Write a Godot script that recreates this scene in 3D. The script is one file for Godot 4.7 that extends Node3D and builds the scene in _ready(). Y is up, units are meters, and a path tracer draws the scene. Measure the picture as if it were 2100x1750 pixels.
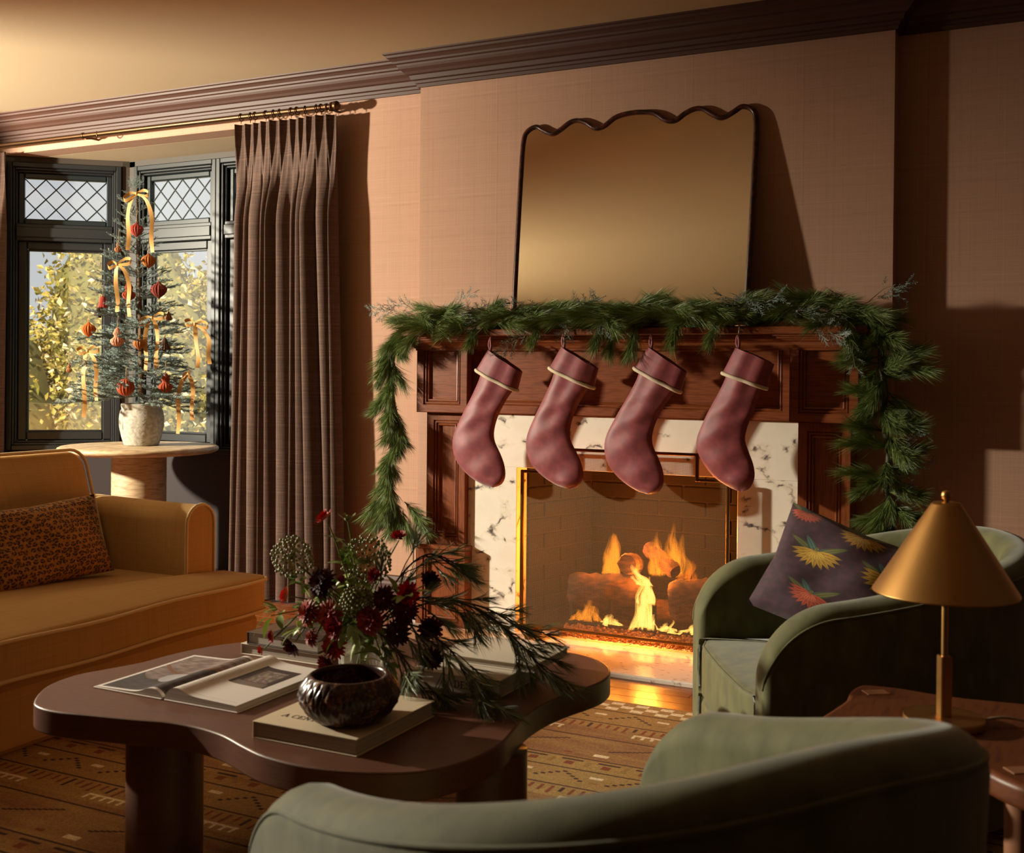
extends Node3D

# A sitting room at Christmas: fireplace wall with garland and stockings, bay window with a small spruce,
# mustard sofa, coffee table with books and flowers, two green tub chairs, brass lamp.

const TAU_F := 6.2831853
var rng := RandomNumberGenerator.new()
var M := {}          # materials by name

# ------------------------------------------------------------------ mesh builder
class MB:
	var v := PackedVector3Array()
	var n := PackedVector3Array()
	var t := PackedVector2Array()
	var c := PackedColorArray()
	var i := PackedInt32Array()
	var tint := Color(1, 1, 1)

	func vert(p: Vector3, nn: Vector3, uv := Vector2.ZERO) -> int:
		v.append(p)
		n.append(nn)
		t.append(uv)
		c.append(tint)
		return v.size() - 1

	# triangle whose front looks along want (or clockwise order if want is zero)
	func tri(a: Vector3, b: Vector3, d: Vector3, want := Vector3.ZERO) -> void:
		var nn := (d - a).cross(b - a)
		if want != Vector3.ZERO and nn.dot(want) < 0.0:
			var s := b
			b = d
			d = s
			nn = -nn
		nn = nn.normalized()
		var k := v.size()
		for p in [a, b, d]:
			var ax := absf(nn.x)
			var ay := absf(nn.y)
			var az := absf(nn.z)
			var q: Vector3 = p
			vert(q, nn, Vector2(q.z, q.y) if ax > ay and ax > az else (Vector2(q.x, q.z) if ay > az else Vector2(q.x, q.y)))
		i.append_array([k, k + 1, k + 2])

	func quad(a: Vector3, b: Vector3, d: Vector3, e: Vector3, want := Vector3.ZERO) -> void:
		tri(a, b, d, want)
		tri(a, d, e, want)

	# quad with its own texture coordinates 0..1
	func quad_uv(a: Vector3, b: Vector3, d: Vector3, e: Vector3, want: Vector3) -> void:
		var nn := want.normalized()
		var k := v.size()
		vert(a, nn, Vector2(0, 1))
		vert(b, nn, Vector2(1, 1))
		vert(d, nn, Vector2(1, 0))
		vert(e, nn, Vector2(0, 0))
		if (d - a).cross(b - a).dot(nn) > 0.0:
			i.append_array([k, k + 1, k + 2, k, k + 2, k + 3])
		else:
			i.append_array([k, k + 2, k + 1, k, k + 3, k + 2])

	# smooth grid from rows of points; wrap closes each row on itself; out: 0 normals away from the centre, or a direction
	func grid(rows: Array, wrap := false, want := Vector3.ZERO, unit_uv := false) -> void:
		var r := rows.size()
		var first: PackedVector3Array = rows[0]
		var m := first.size()
		var base := v.size()
		var nor: Array = []
		for a in r:
			var z := PackedVector3Array()
			z.resize(m)
			nor.append(z)
		var mid := Vector3.ZERO
		for a in r:
			var row: PackedVector3Array = rows[a]
			for b in m:
				mid += row[b]
		mid /= float(r * m)
		var outw := 0.0
		for a in r - 1:
			var p: PackedVector3Array = rows[a]
			var q: PackedVector3Array = rows[a + 1]
			for b in (m if wrap else m - 1):
				var b2 := (b + 1) % m
				var fn := (q[b2] - p[b]).cross(p[b2] - q[b])
				nor[a][b] += fn
				nor[a][b2] += fn
				nor[a + 1][b] += fn
				nor[a + 1][b2] += fn
				outw += fn.dot(want) if want != Vector3.ZERO else fn.dot((p[b] + q[b2]) * 0.5 - mid)
		var s := 1.0 if outw >= 0.0 else -1.0
		var lv := 0.0
		for a in r:
			var row: PackedVector3Array = rows[a]
			if a > 0:
				var pm: PackedVector3Array = rows[a - 1]
				lv += row[m / 2].distance_to(pm[m / 2])
			var lu := 0.0
			for b in (m + 1 if wrap else m):
				var bb := b % m
				if b > 0:
					lu += row[bb].distance_to(row[(b - 1) % m])
				var nn: Vector3 = (nor[a][bb] as Vector3) * s
				vert(row[bb], nn.normalized() if nn.length() > 1e-12 else Vector3.UP, Vector2(float(b) / float(m if wrap else m - 1), float(a) / float(r - 1)) if unit_uv else Vector2(lu, lv))
		var w := m + 1 if wrap else m
		for a in r - 1:
			for b in w - 1:
				var k := base + a * w + b
				if s > 0.0:
					i.append_array([k, k + 1, k + w, k + 1, k + w + 1, k + w])
				else:
					i.append_array([k, k + w, k + 1, k + 1, k + w, k + w + 1])

	# chamfered box
	func box(ctr: Vector3, size: Vector3, bev := 0.0, bs := Basis.IDENTITY) -> void:
		var h := size * 0.5
		bev = minf(bev, minf(h.x, minf(h.y, h.z)) * 0.95)
		var axes := [Vector3.RIGHT, Vector3.UP, Vector3.BACK]
		for a in 3:
			for s in [-1.0, 1.0]:
				var nn: Vector3 = axes[a] * s
				var e1: Vector3 = axes[(a + 1) % 3]
				var e2: Vector3 = axes[(a + 2) % 3]
				var o: Vector3 = nn * h[a]
				var u := e1 * (h[(a + 1) % 3] - bev)
				var w := e2 * (h[(a + 2) % 3] - bev)
				quad(ctr + bs * (o - u - w), ctr + bs * (o + u - w), ctr + bs * (o + u + w), ctr + bs * (o - u + w), bs * nn)
				if bev > 0.0 and s > 0.0:
					for s1 in [-1.0, 1.0]:
						for s2 in [-1.0, 1.0]:
							var A: Vector3 = e1 * s1 * h[(a + 1) % 3] + e2 * s2 * (h[(a + 2) % 3] - bev)
							var B: Vector3 = e1 * s1 * (h[(a + 1) % 3] - bev) + e2 * s2 * h[(a + 2) % 3]
							var L: Vector3 = axes[a] * (h[a] - bev)
							quad(ctr + bs * (A - L), ctr + bs * (A + L), ctr + bs * (B + L), ctr + bs * (B - L), bs * (e1 * s1 + e2 * s2))
		if bev > 0.0:
			for sx in [-1.0, 1.0]:
				for sy in [-1.0, 1.0]:
					for sz in [-1.0, 1.0]:
						var a := Vector3(sx * h.x, sy * (h.y - bev), sz * (h.z - bev))
						var b := Vector3(sx * (h.x - bev), sy * h.y, sz * (h.z - bev))
						var d := Vector3(sx * (h.x - bev), sy * (h.y - bev), sz * h.z)
						tri(ctr + bs * a, ctr + bs * b, ctr + bs * d, bs * Vector3(sx, sy, sz))

	func mbox(lo: Vector3, hi: Vector3, bev := 0.0) -> void:
		box((lo + hi) * 0.5, hi - lo, bev)

	# surface of revolution about y through o; profile points (radius, height)
	func lathe(o: Vector3, prof: Array, seg := 32, ripple := 0.0, lobes := 0, twist := 0.0, bs := Basis.IDENTITY) -> void:
		var rows: Array = []
		for p in prof:
			var row := PackedVector3Array()
			for k in seg:
				var a := TAU_F * k / seg
				var q: Vector2 = p
				var rr := q.x
				if lobes > 0:
					rr *= 1.0 + ripple * cos(lobes * (a + twist * q.y))
				row.append(o + bs * Vector3(cos(a) * rr, q.y, sin(a) * rr))
			rows.append(row)
		grid(rows, true)

	# round bar along points; rad a float or an array of radii
	func tube(pts: Array, rad, seg := 8, caps := true) -> void:
		var rows: Array = []
		var cnt := pts.size()
		var up := Vector3.UP
		for k in cnt:
			var d: Vector3 = (pts[mini(k + 1, cnt - 1)] - pts[maxi(k - 1, 0)])
			d = d.normalized()
			if k == 0:
				up = Vector3.UP if absf(d.y) < 0.9 else Vector3.RIGHT
			var s := d.cross(up).normalized()
			up = s.cross(d).normalized()
			var r: float = rad[k] if rad is Array else rad
			var row := PackedVector3Array()
			for j in seg:
				var a := TAU_F * j / seg
				row.append(pts[k] + (s * cos(a) + up * sin(a)) * r)
			rows.append(row)
		var b0 := v.size()
		grid(rows, true)
		if caps:
			for e in [0, cnt - 1]:
				var row: PackedVector3Array = rows[e]
				var d: Vector3 = pts[0] - pts[1] if e == 0 else pts[cnt - 1] - pts[cnt - 2]
				for j in range(1, seg - 1):
					tri(row[0], row[j], row[j + 1], d)

	# flat polygon (in the plane spanned by f) with front along want
	func fill(poly: PackedVector2Array, f: Callable, want: Vector3, uvs := 1.0) -> void:
		var id := Geometry2D.triangulate_polygon(poly)
		var k := v.size()
		for p in poly:
			vert(f.call(p), want.normalized(), p * uvs)
		for a in range(0, id.size(), 3):
			var x := id[a]
			var y := id[a + 1]
			var z := id[a + 2]
			if (v[k + z] - v[k + x]).cross(v[k + y] - v[k + x]).dot(want) < 0.0:
				var s := y
				y = z
				z = s
			i.append_array([k + x, k + y, k + z])

	# vertical-sided slab from a plan outline (x, z) with rounded top and bottom edges
	func slab(poly: PackedVector2Array, y0: float, y1: float, bev: float, steps := 3) -> void:
		var rows: Array = []
		var sgn := 1.0
		var area := 0.0
		var m := poly.size()
		for k in m:
			area += poly[k].cross(poly[(k + 1) % m])
		if area < 0.0:
			sgn = -1.0
		var nrm := PackedVector2Array()
		for k in m:
			var d := (poly[(k + 1) % m] - poly[(k + m - 1) % m]).normalized()
			nrm.append(Vector2(d.y, -d.x) * sgn)
		var rings: Array = []
		for s in steps + 1:
			var a := PI * 0.5 * s / steps
			rings.append(Vector2(bev * (1.0 - sin(a)), y0 + bev * (1.0 - cos(a))))
		for s in steps + 1:
			var a := PI * 0.5 * s / steps
			rings.append(Vector2(bev * (1.0 - cos(a)), y1 - bev * (1.0 - sin(a))))
		for q in rings:
			var row := PackedVector3Array()
			for k in m:
				var p = poly[k] - nrm[k] * q.x
				row.append(Vector3(p.x, q.y, p.y))
			rows.append(row)
		grid(rows, true)
		for e in [0, rows.size() - 1]:
			var row: PackedVector3Array = rows[e]
			var flat := PackedVector2Array()
			for p in row:
				flat.append(Vector2(p.x, p.z))
			var yy: float = row[0].y
			fill(flat, func(p): return Vector3(p.x, yy, p.y), Vector3.DOWN if e == 0 else Vector3.UP)

	func done() -> ArrayMesh:
		var a := []
		a.resize(Mesh.ARRAY_MAX)
		a[Mesh.ARRAY_VERTEX] = v
		a[Mesh.ARRAY_NORMAL] = n
		a[Mesh.ARRAY_TEX_UV] = t
		a[Mesh.ARRAY_COLOR] = c
		a[Mesh.ARRAY_INDEX] = i
		var m := ArrayMesh.new()
		m.add_surface_from_arrays(Mesh.PRIMITIVE_TRIANGLES, a)
		return m

# ------------------------------------------------------------------ scene helpers
func thing(called: String, label: String, category: String, at := Vector3.ZERO, turn := 0.0, group := "") -> Node3D:
	var o := Node3D.new()
	o.name = called
	add_child(o, true)
	o.position = at
	o.rotation.y = turn
	tag(o, label, category, group)
	return o

func tag(o: Node3D, label: String, category: String, group := "") -> Node3D:
	o.set_meta("label", label)
	o.set_meta("category", category)
	if group != "":
		o.set_meta("group", group)
	return o

func put(called: String, mb, mat: Material, parent: Node3D = self, at := Transform3D.IDENTITY) -> MeshInstance3D:
	var o := MeshInstance3D.new()
	o.name = called
	o.mesh = mb.done() if mb is MB else mb
	o.material_override = mat
	o.transform = at
	parent.add_child(o, true)
	return o

func struct(called: String, mb, mat: Material) -> MeshInstance3D:
	var o := put(called, mb, mat)
	o.set_meta("kind", "structure")
	return o

func pv(a: Array) -> PackedVector2Array:
	var p := PackedVector2Array()
	for k in range(0, a.size(), 2):
		p.append(Vector2(a[k], a[k + 1]))
	return p

# closed Catmull-Rom through points
func smooth(p: PackedVector2Array, sub := 4) -> PackedVector2Array:
	var o := PackedVector2Array()
	var m := p.size()
	for k in m:
		for s in sub:
			o.append(p[k].cubic_interpolate(p[(k + 1) % m], p[(k + m - 1) % m], p[(k + 2) % m], float(s) / sub))
	return o

# open Catmull-Rom through 3D points
func curve(p: Array, sub := 6) -> Array:
	var o := []
	var m := p.size()
	for k in m - 1:
		var a: Vector3 = p[maxi(k - 1, 0)]
		var b: Vector3 = p[k]
		var d: Vector3 = p[k + 1]
		var e: Vector3 = p[mini(k + 2, m - 1)]
		for s in sub:
			o.append(b.cubic_interpolate(d, a, e, float(s) / sub))
	o.append(p[m - 1])
	return o

# ------------------------------------------------------------------ materials
func noise(freq: float, kind := FastNoiseLite.TYPE_SIMPLEX_SMOOTH, oct := 4, sd := 1) -> FastNoiseLite:
	var f := FastNoiseLite.new()
	f.noise_type = kind
	f.frequency = freq
	f.fractal_octaves = oct
	f.seed = sd
	return f

func ramp(stops: Array) -> Gradient:
	var g := Gradient.new()
	var o := PackedFloat32Array()
	var cs := PackedColorArray()
	for k in range(0, stops.size(), 2):
		o.append(stops[k])
		cs.append(stops[k + 1])
	g.offsets = o
	g.colors = cs
	return g

func ntex(f: FastNoiseLite, g: Gradient = null, size := 512, as_normal := false, bump := 4.0) -> NoiseTexture2D:
	var x := NoiseTexture2D.new()
	x.width = size
	x.height = size
	x.seamless = true
	x.noise = f
	if g:
		x.color_ramp = g
	if as_normal:
		x.as_normal_map = true
		x.bump_strength = bump
	return x

func itex(im: Image) -> ImageTexture:
	return ImageTexture.create_from_image(im)

func mat(called: String, col: Color, rough := 0.6, metal := 0.0) -> StandardMaterial3D:
	var m := StandardMaterial3D.new()
	m.resource_name = called
	m.albedo_color = col
	m.roughness = rough
	m.metallic = metal
	M[called] = m
	return m

func tri_tex(m: StandardMaterial3D, tx: Texture2D, sc: Vector3, world := true) -> void:
	m.albedo_texture = tx
	m.uv1_triplanar = true
	m.uv1_world_triplanar = world
	m.uv1_triplanar_sharpness = 8.0
	m.uv1_scale = sc

# woven threads: crosshatch of slightly uneven warp and weft
func weave(size: int, base: Color, light: Color, dark: Color, ch: float, sd: int, slub := 0.5) -> Image:
	var r := RandomNumberGenerator.new()
	r.seed = sd
	var im := Image.create(size, size, false, Image.FORMAT_RGB8)
	var wa := PackedFloat32Array()
	var we := PackedFloat32Array()
	for k in size:
		wa.append(r.randfn(0.0, 1.0))
		we.append(r.randfn(0.0, 1.0))
	var f := noise(0.06, FastNoiseLite.TYPE_SIMPLEX, 2, sd)
	for y in size:
		for x in size:
			var a := wa[x] * (0.4 + slub * f.get_noise_2d(x * 0.9, y * 0.06 + 80.0) * 2.0)
			var b := we[y] * (0.4 + slub * f.get_noise_2d(x * 0.06, y * 0.9) * 2.0)
			var w := a if (x + y) % 2 == 0 else b
			var q := clampf((a + b) * 0.35 + w * 0.25, -1.0, 1.0) * ch
			im.set_pixel(x, y, base.lerp(light, q) if q > 0.0 else base.lerp(dark, -q))
	return im

func _ready() -> void:
	rng.seed = 11
	# ---- camera: level lens with a falling front (the lens is shifted down, not tilted)
	var cam := Camera3D.new()
	cam.name = "camera"
	cam.position = Vector3(1.702, 1.15, 4.532)
	cam.rotation = Vector3(deg_to_rad(-0.47), deg_to_rad(26.6067), deg_to_rad(0.4852))
	cam.projection = Camera3D.PROJECTION_FRUSTUM
	cam.near = 0.05
	cam.far = 200.0
	cam.size = 0.05 * 1750.0 / 2326.43
	cam.frustum_offset = Vector2(0.0, -0.05 * 92.1 / 2326.43)
	var lens := CameraAttributesPhysical.new()
	lens.frustum_focal_length = 42.0
	lens.exposure_aperture = 7.0
	lens.frustum_focus_distance = 5.0
	lens.frustum_near = 0.05
	lens.frustum_far = 200.0
	cam.attributes = lens
	add_child(cam)
	cam.current = true
	# ---- sky and exposure
	var env := Environment.new()
	env.background_mode = Environment.BG_SKY
	var sky := Sky.new()
	var sm := ProceduralSkyMaterial.new()
	sm.sky_top_color = Color(0.66, 0.74, 0.82)
	sm.sky_horizon_color = Color(0.83, 0.845, 0.84)
	sm.sky_curve = 0.3
	sm.ground_bottom_color = Color(0.30, 0.30, 0.24)
	sm.ground_horizon_color = Color(0.55, 0.56, 0.5)
	sky.sky_material = sm
	env.sky = sky
	env.tonemap_mode = Environment.TONE_MAPPER_LINEAR
	env.tonemap_exposure = 1.0
	env.sdfgi_enabled = true
	env.ssao_enabled = true
	env.ssil_enabled = true
	var we := WorldEnvironment.new()
	we.name = "world_environment"
	we.environment = env
	add_child(we)
	# ---- sun on the garden, coming over the roof from behind the house
	var sun := DirectionalLight3D.new()
	sun.name = "sun"
	sun.light_color = Color(1.0, 0.93, 0.78)
	sun.light_energy = 3.0
	sun.light_angular_distance = 0.6
	sun.shadow_enabled = true
	sun.sky_mode = DirectionalLight3D.SKY_MODE_LIGHT_ONLY
	add_child(sun)
	sun.look_at_from_position(Vector3.ZERO, Vector3(-0.35, -0.8, -0.62))
	# ---- key light, source unseen, placed beyond the left wall to cast the room shadows
	var key := OmniLight3D.new()
	key.name = "unseen_key_light"
	key.position = Vector3(-4.65, 1.95, 2.75)
	key.light_color = Color(1.0, 0.965, 0.87)
	key.light_energy = 48.0
	key.light_size = 0.09
	key.omni_range = 16.0
	key.omni_attenuation = 2.0
	key.shadow_enabled = true
	add_child(key)

	materials()
	room()
	bay_window()
	garden()
	mantel()
	fire()
	furniture()
	table_things()
	greenery()
	stockings()
	small_things()

func materials() -> void:
	# wallpaper: rose-brown linen
	var wp := mat("wallpaper", Color(1, 1, 1), 0.85)
	tri_tex(wp, itex(weave(512, Color(0.69, 0.53, 0.435), Color(0.75, 0.60, 0.505), Color(0.60, 0.445, 0.36), 0.7, 5, 0.3)), Vector3.ONE * 2.2)
	mat("ceiling_paint", Color(0.76, 0.67, 0.54), 0.9)
	mat("dark_wall", Color(0.21, 0.15, 0.12), 0.9)  # for walls out of view, dark to hold down bounced light
	mat("trim_paint", Color(0.27, 0.15, 0.10), 0.58)
	mat("window_paint", Color(0.085, 0.092, 0.10), 0.42)
	mat("window_lead", Color(0.06, 0.10, 0.11), 0.4)
	mat("bay_paint", Color(0.21, 0.165, 0.12), 0.6)
	mat("bay_knee", Color(0.19, 0.15, 0.15), 0.8)
	var gl := mat("pane_glass", Color(1, 1, 1, 0.04), 0.02)
	gl.transparency = BaseMaterial3D.TRANSPARENCY_ALPHA
	# mahogany with the grain upright or lying
	var wg := ntex(noise(0.02, FastNoiseLite.TYPE_SIMPLEX_SMOOTH, 5, 3), ramp([0.0, Color(0.38, 0.18, 0.08), 0.45, Color(0.47, 0.235, 0.105), 0.62, Color(0.52, 0.27, 0.125), 1.0, Color(0.41, 0.20, 0.09)]))
	for q in [["mahogany_upright", Vector3(9, 0.7, 9)], ["mahogany_lying", Vector3(0.7, 9, 9)]]:
		var w := mat(q[0], Color(1, 1, 1), 0.36)
		tri_tex(w, wg, q[1])
		w.clearcoat_enabled = true
		w.clearcoat = 0.25
		w.clearcoat_roughness = 0.25
	# marble: cream with grey and ochre veins
	var mf := noise(0.0034, FastNoiseLite.TYPE_SIMPLEX_SMOOTH, 6, 21)
	mf.fractal_type = FastNoiseLite.FRACTAL_RIDGED
	mf.domain_warp_enabled = true
	mf.domain_warp_amplitude = 60.0
	mf.domain_warp_frequency = 0.006
	var mt := ntex(mf, ramp([0.0, Color(0.90, 0.86, 0.79), 0.60, Color(0.92, 0.89, 0.83), 0.76, Color(0.88, 0.84, 0.76), 0.84, Color(0.62, 0.58, 0.54), 0.90, Color(0.36, 0.34, 0.34), 1.0, Color(0.27, 0.26, 0.27)]), 1024)
	var ma := mat("marble", Color(1, 1, 1), 0.22)
	tri_tex(ma, mt, Vector3(1.05, 1.3, 1.05))
	ma.uv1_offset = Vector3(0.31, 0.07, 0.2)
	var mf2 := noise(0.006, FastNoiseLite.TYPE_SIMPLEX_SMOOTH, 4, 8)
	mf2.fractal_type = FastNoiseLite.FRACTAL_RIDGED
	mf2.domain_warp_enabled = true
	mf2.domain_warp_amplitude = 26.0
	var mh := mat("hearth_marble", Color(1, 1, 1), 0.10)
	tri_tex(mh, ntex(mf2, ramp([0.0, Color(0.88, 0.82, 0.76), 0.78, Color(0.88, 0.83, 0.77), 0.88, Color(0.76, 0.66, 0.60), 0.95, Color(0.5, 0.42, 0.40), 1.0, Color(0.42, 0.36, 0.35)]), 1024), Vector3(1.1, 1.1, 2.0))
	# floor boards, four tones
	for k in 4:
		var b: float = [0.0, 0.05, -0.04, 0.02][k]
		var fl := mat("floor_oak_%d" % k, Color(1, 1, 1), 0.24)
		tri_tex(fl, ntex(noise(0.025, FastNoiseLite.TYPE_SIMPLEX_SMOOTH, 4, 30 + k), ramp([0.0, Color(0.36 + b, 0.17 + b, 0.075), 0.5, Color(0.46 + b, 0.235 + b, 0.11), 1.0, Color(0.40 + b, 0.19 + b, 0.085)]), 256), Vector3(0.8, 8, 9))
	mat("soot", Color(0.16, 0.10, 0.07), 0.95)
	var br := mat("brass", Color(0.78, 0.60, 0.36), 0.4, 1.0)
	br.roughness_texture = ntex(noise(0.03, FastNoiseLite.TYPE_SIMPLEX, 3, 4), ramp([0.0, Color(0.85, 0.85, 0.85), 1.0, Color(1, 1, 1)]), 256)
	br.uv1_triplanar = true
	mat("aged_brass", Color(0.46, 0.33, 0.17), 0.38, 1.0)
	mat("rod_bronze", Color(0.36, 0.25, 0.16), 0.36, 0.9)
	mat("silver", Color(0.78, 0.76, 0.72), 0.22, 1.0)
	mat("iron", Color(0.05, 0.045, 0.04), 0.7, 0.5)

# ------------------------------------------------------------------ room shell
func room() -> void:
	var wz := -0.09
	# floor base, then boards where they can be seen
	var mb := MB.new()
	mb.mbox(Vector3(-4.6, -0.12, -0.7), Vector3(3.2, -0.012, 6.2))
	var fl := struct("floor", mb, M["floor_oak_0"])
	for row in 24:
		var z0 := -0.09 + row * 0.083
		var x := -3.0 - fposmod(row * 0.637, 1.0)
		while x < 3.1:
			var len := 1.1 + 0.5 * fposmod(row * 0.31 + x * 0.7, 1.0)
			var x1 := minf(x + len, 3.1)
			mb = MB.new()
			mb.mbox(Vector3(x + 0.0006, -0.012, z0 + 0.0006), Vector3(x1 - 0.0006, 0.0, z0 + 0.0824), 0.0012)
			put("plank", mb, M["floor_oak_%d" % ((row * 7 + int(x * 3.0 + 20.0)) % 4)], fl)
			x = x1
	mb = MB.new()
	mb.mbox(Vector3(-4.6, 2.61, -0.7), Vector3(3.2, 2.76, 6.2))
	struct("ceiling", mb, M["ceiling_paint"])
	# chimney breast round the fire opening
	mb = MB.new()
	mb.mbox(Vector3(-1.056, 0, wz), Vector3(-0.49, 2.61, 0))
	mb.mbox(Vector3(0.49, 0, wz), Vector3(1.056, 2.61, 0))
	mb.mbox(Vector3(-0.49, 0.735, wz), Vector3(0.49, 2.61, 0))
	struct("wall_chimney_breast", mb, M["wallpaper"])
	# wall behind it, open for the bay and the firebox
	mb = MB.new()
	mb.mbox(Vector3(-1.62, 0, wz - 0.14), Vector3(-0.62, 2.61, wz))
	mb.mbox(Vector3(-0.62, 0.85, wz - 0.14), Vector3(0.62, 2.61, wz))
	mb.mbox(Vector3(0.62, 0, wz - 0.14), Vector3(3.0, 2.61, wz))
	mb.mbox(Vector3(-4.0, 2.40, wz - 0.14), Vector3(-1.62, 2.61, wz))
	mb.mbox(Vector3(-4.5, 0, wz - 0.14), Vector3(-4.0, 2.61, wz))
	struct("wall_back", mb, M["wallpaper"])
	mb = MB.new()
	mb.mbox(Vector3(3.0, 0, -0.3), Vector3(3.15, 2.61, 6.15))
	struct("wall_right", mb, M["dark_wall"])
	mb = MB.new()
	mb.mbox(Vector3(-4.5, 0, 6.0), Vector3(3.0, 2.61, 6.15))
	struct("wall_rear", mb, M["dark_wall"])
	# left wall, out of view; its opening is sized to trim the key light
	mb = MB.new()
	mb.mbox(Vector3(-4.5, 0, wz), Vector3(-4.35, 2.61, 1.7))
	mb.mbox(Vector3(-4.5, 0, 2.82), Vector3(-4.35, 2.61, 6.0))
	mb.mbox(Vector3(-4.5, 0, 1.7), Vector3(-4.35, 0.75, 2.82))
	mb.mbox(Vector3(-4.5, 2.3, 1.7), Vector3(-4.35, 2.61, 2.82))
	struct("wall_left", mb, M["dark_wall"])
	# crown moulding run along the walls, mitred at every corner
	var prof := [Vector2(0.0, 2.470), Vector2(0.012, 2.470), Vector2(0.014, 2.484), Vector2(0.020, 2.487), Vector2(0.022, 2.498), Vector2(0.034, 2.502), Vector2(0.038, 2.514), Vector2(0.040, 2.520), Vector2(0.052, 2.524), Vector2(0.060, 2.534), Vector2(0.074, 2.546), Vector2(0.080, 2.556), Vector2(0.083, 2.564), Vector2(0.094, 2.568), Vector2(0.097, 2.576), Vector2(0.108, 2.586), Vector2(0.118, 2.591), Vector2(0.121, 2.600), Vector2(0.130, 2.604), Vector2(0.131, 2.6105)]
	var path := [Vector2(-4.35, 6.0), Vector2(-4.35, wz), Vector2(-1.056, wz), Vector2(-1.056, 0), Vector2(1.056, 0), Vector2(1.056, wz), Vector2(3.0, wz), Vector2(3.0, 6.0)]
	struct("trim_1", mitred(path, prof), M["trim_paint"])
	# skirting
	var base := [Vector2(0.0, 0.0), Vector2(0.022, 0.0), Vector2(0.022, 0.13), Vector2(0.016, 0.14), Vector2(0.016, 0.15), Vector2(0.008, 0.165), Vector2(0.0, 0.17)]
	struct("baseboard_left", mitred([Vector2(-1.64, wz), Vector2(-1.056, wz), Vector2(-1.056, 0), Vector2(-1.0, 0)], base), M["trim_paint"])
	struct("baseboard_right", mitred([Vector2(1.0, 0), Vector2(1.056, 0), Vector2(1.056, wz), Vector2(3.0, wz), Vector2(3.0, 6.0)], base), M["trim_paint"])

# sweep of a profile (distance from the wall, height) along a plan path whose room side lies to the left of travel... turned so that it faces the room
func mitred(path: Array, prof: Array) -> MB:
	var mb := MB.new()
	var cnt := path.size()
	var off := []
	for k in cnt:
		var a: Vector2 = (path[k] - path[maxi(k - 1, 0)]).normalized() if k > 0 else (path[1] - path[0]).normalized()
		var b: Vector2 = (path[mini(k + 1, cnt - 1)] - path[k]).normalized() if k < cnt - 1 else a
		var na := Vector2(-a.y, a.x)
		var nb := Vector2(-b.y, b.x)
		var m := (na + nb) / (1.0 + na.dot(nb))
		off.append(m)
	for k in cnt - 1:
		var d: Vector2 = (path[k + 1] - path[k]).normalized()
		var nn := Vector2(-d.y, d.x)
		for j in prof.size() - 1:
			var p: Vector2 = prof[j]
			var q: Vector2 = prof[j + 1]
			var pa: Vector2 = path[k] + off[k] * p.x
			var pb: Vector2 = path[k + 1] + off[k + 1] * p.x
			var qa: Vector2 = path[k] + off[k] * q.x
			var qb: Vector2 = path[k + 1] + off[k + 1] * q.x
			var e := Vector2(q.y - p.y, -(q.x - p.x))
			var want := Vector3(nn.x * e.x, e.y, nn.y * e.x)
			mb.quad(Vector3(pa.x, p.y, pa.y), Vector3(pb.x, p.y, pb.y), Vector3(qb.x, q.y, qb.y), Vector3(qa.x, q.y, qa.y), want)
	return mb

# ------------------------------------------------------------------ bay window
func bay_window() -> void:
	# plan: reveal corner (-3.90,-0.09) -> corner post (-3.43,-0.53) -> along the back to (-2.0,-0.53) -> (-1.62,-0.09)
	var c0 := Vector3(-3.985, 0, -0.075)
	var c1 := Vector3(-3.43, 0, -0.55)
	var c2 := Vector3(-2.07, 0, -0.55)
	var c3 := Vector3(-1.62, 0, -0.16)
	var mb := MB.new()
	mb.slab(pv([-4.05, -0.231, -4.05, -0.3, -3.5, -0.8, -2.0, -0.8, -1.5, -0.3, -1.5, -0.231]), 2.40, 2.52, 0.001, 1)
	struct("trim_2", mb, M["ceiling_paint"])
	mb = MB.new()
	mb.slab(pv([-4.05, -0.23, -4.05, -0.3, -3.5, -0.8, -2.0, -0.8, -1.5, -0.3, -1.5, -0.23]), -0.1, 0.0, 0.001, 1)
	struct("floor_bay", mb, M["floor_oak_0"])
	window_unit("window_1", c0, c1, 0.148, 0.030)
	window_unit("window_2", c1, c2, 0.142, 0.030)
	window_unit("window_3", c2, c3, 0.148, 0.148)
	# unseen window frame round the opening that the key light shines through
	mb = MB.new()
	for z in [1.72, 2.81]:
		mb.mbox(Vector3(-4.48, 0.75, z - 0.02), Vector3(-4.42, 2.3, z + 0.02), 0.004)
	for y in [0.77, 2.28]:
		mb.mbox(Vector3(-4.48, y - 0.02, 1.7), Vector3(-4.42, y + 0.02, 2.82), 0.004)
	var w4 := struct("unseen_window_4", mb, M["window_paint"])
	mb = MB.new()
	mb.mbox(Vector3(-4.26, 1.92, 2.48), Vector3(-4.24, 2.36, 2.64), 0.004)  # added strip out of view, keeps key light off the upper right wall
	put("added_light_blocker", mb, M["wallpaper"], w4)

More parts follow.
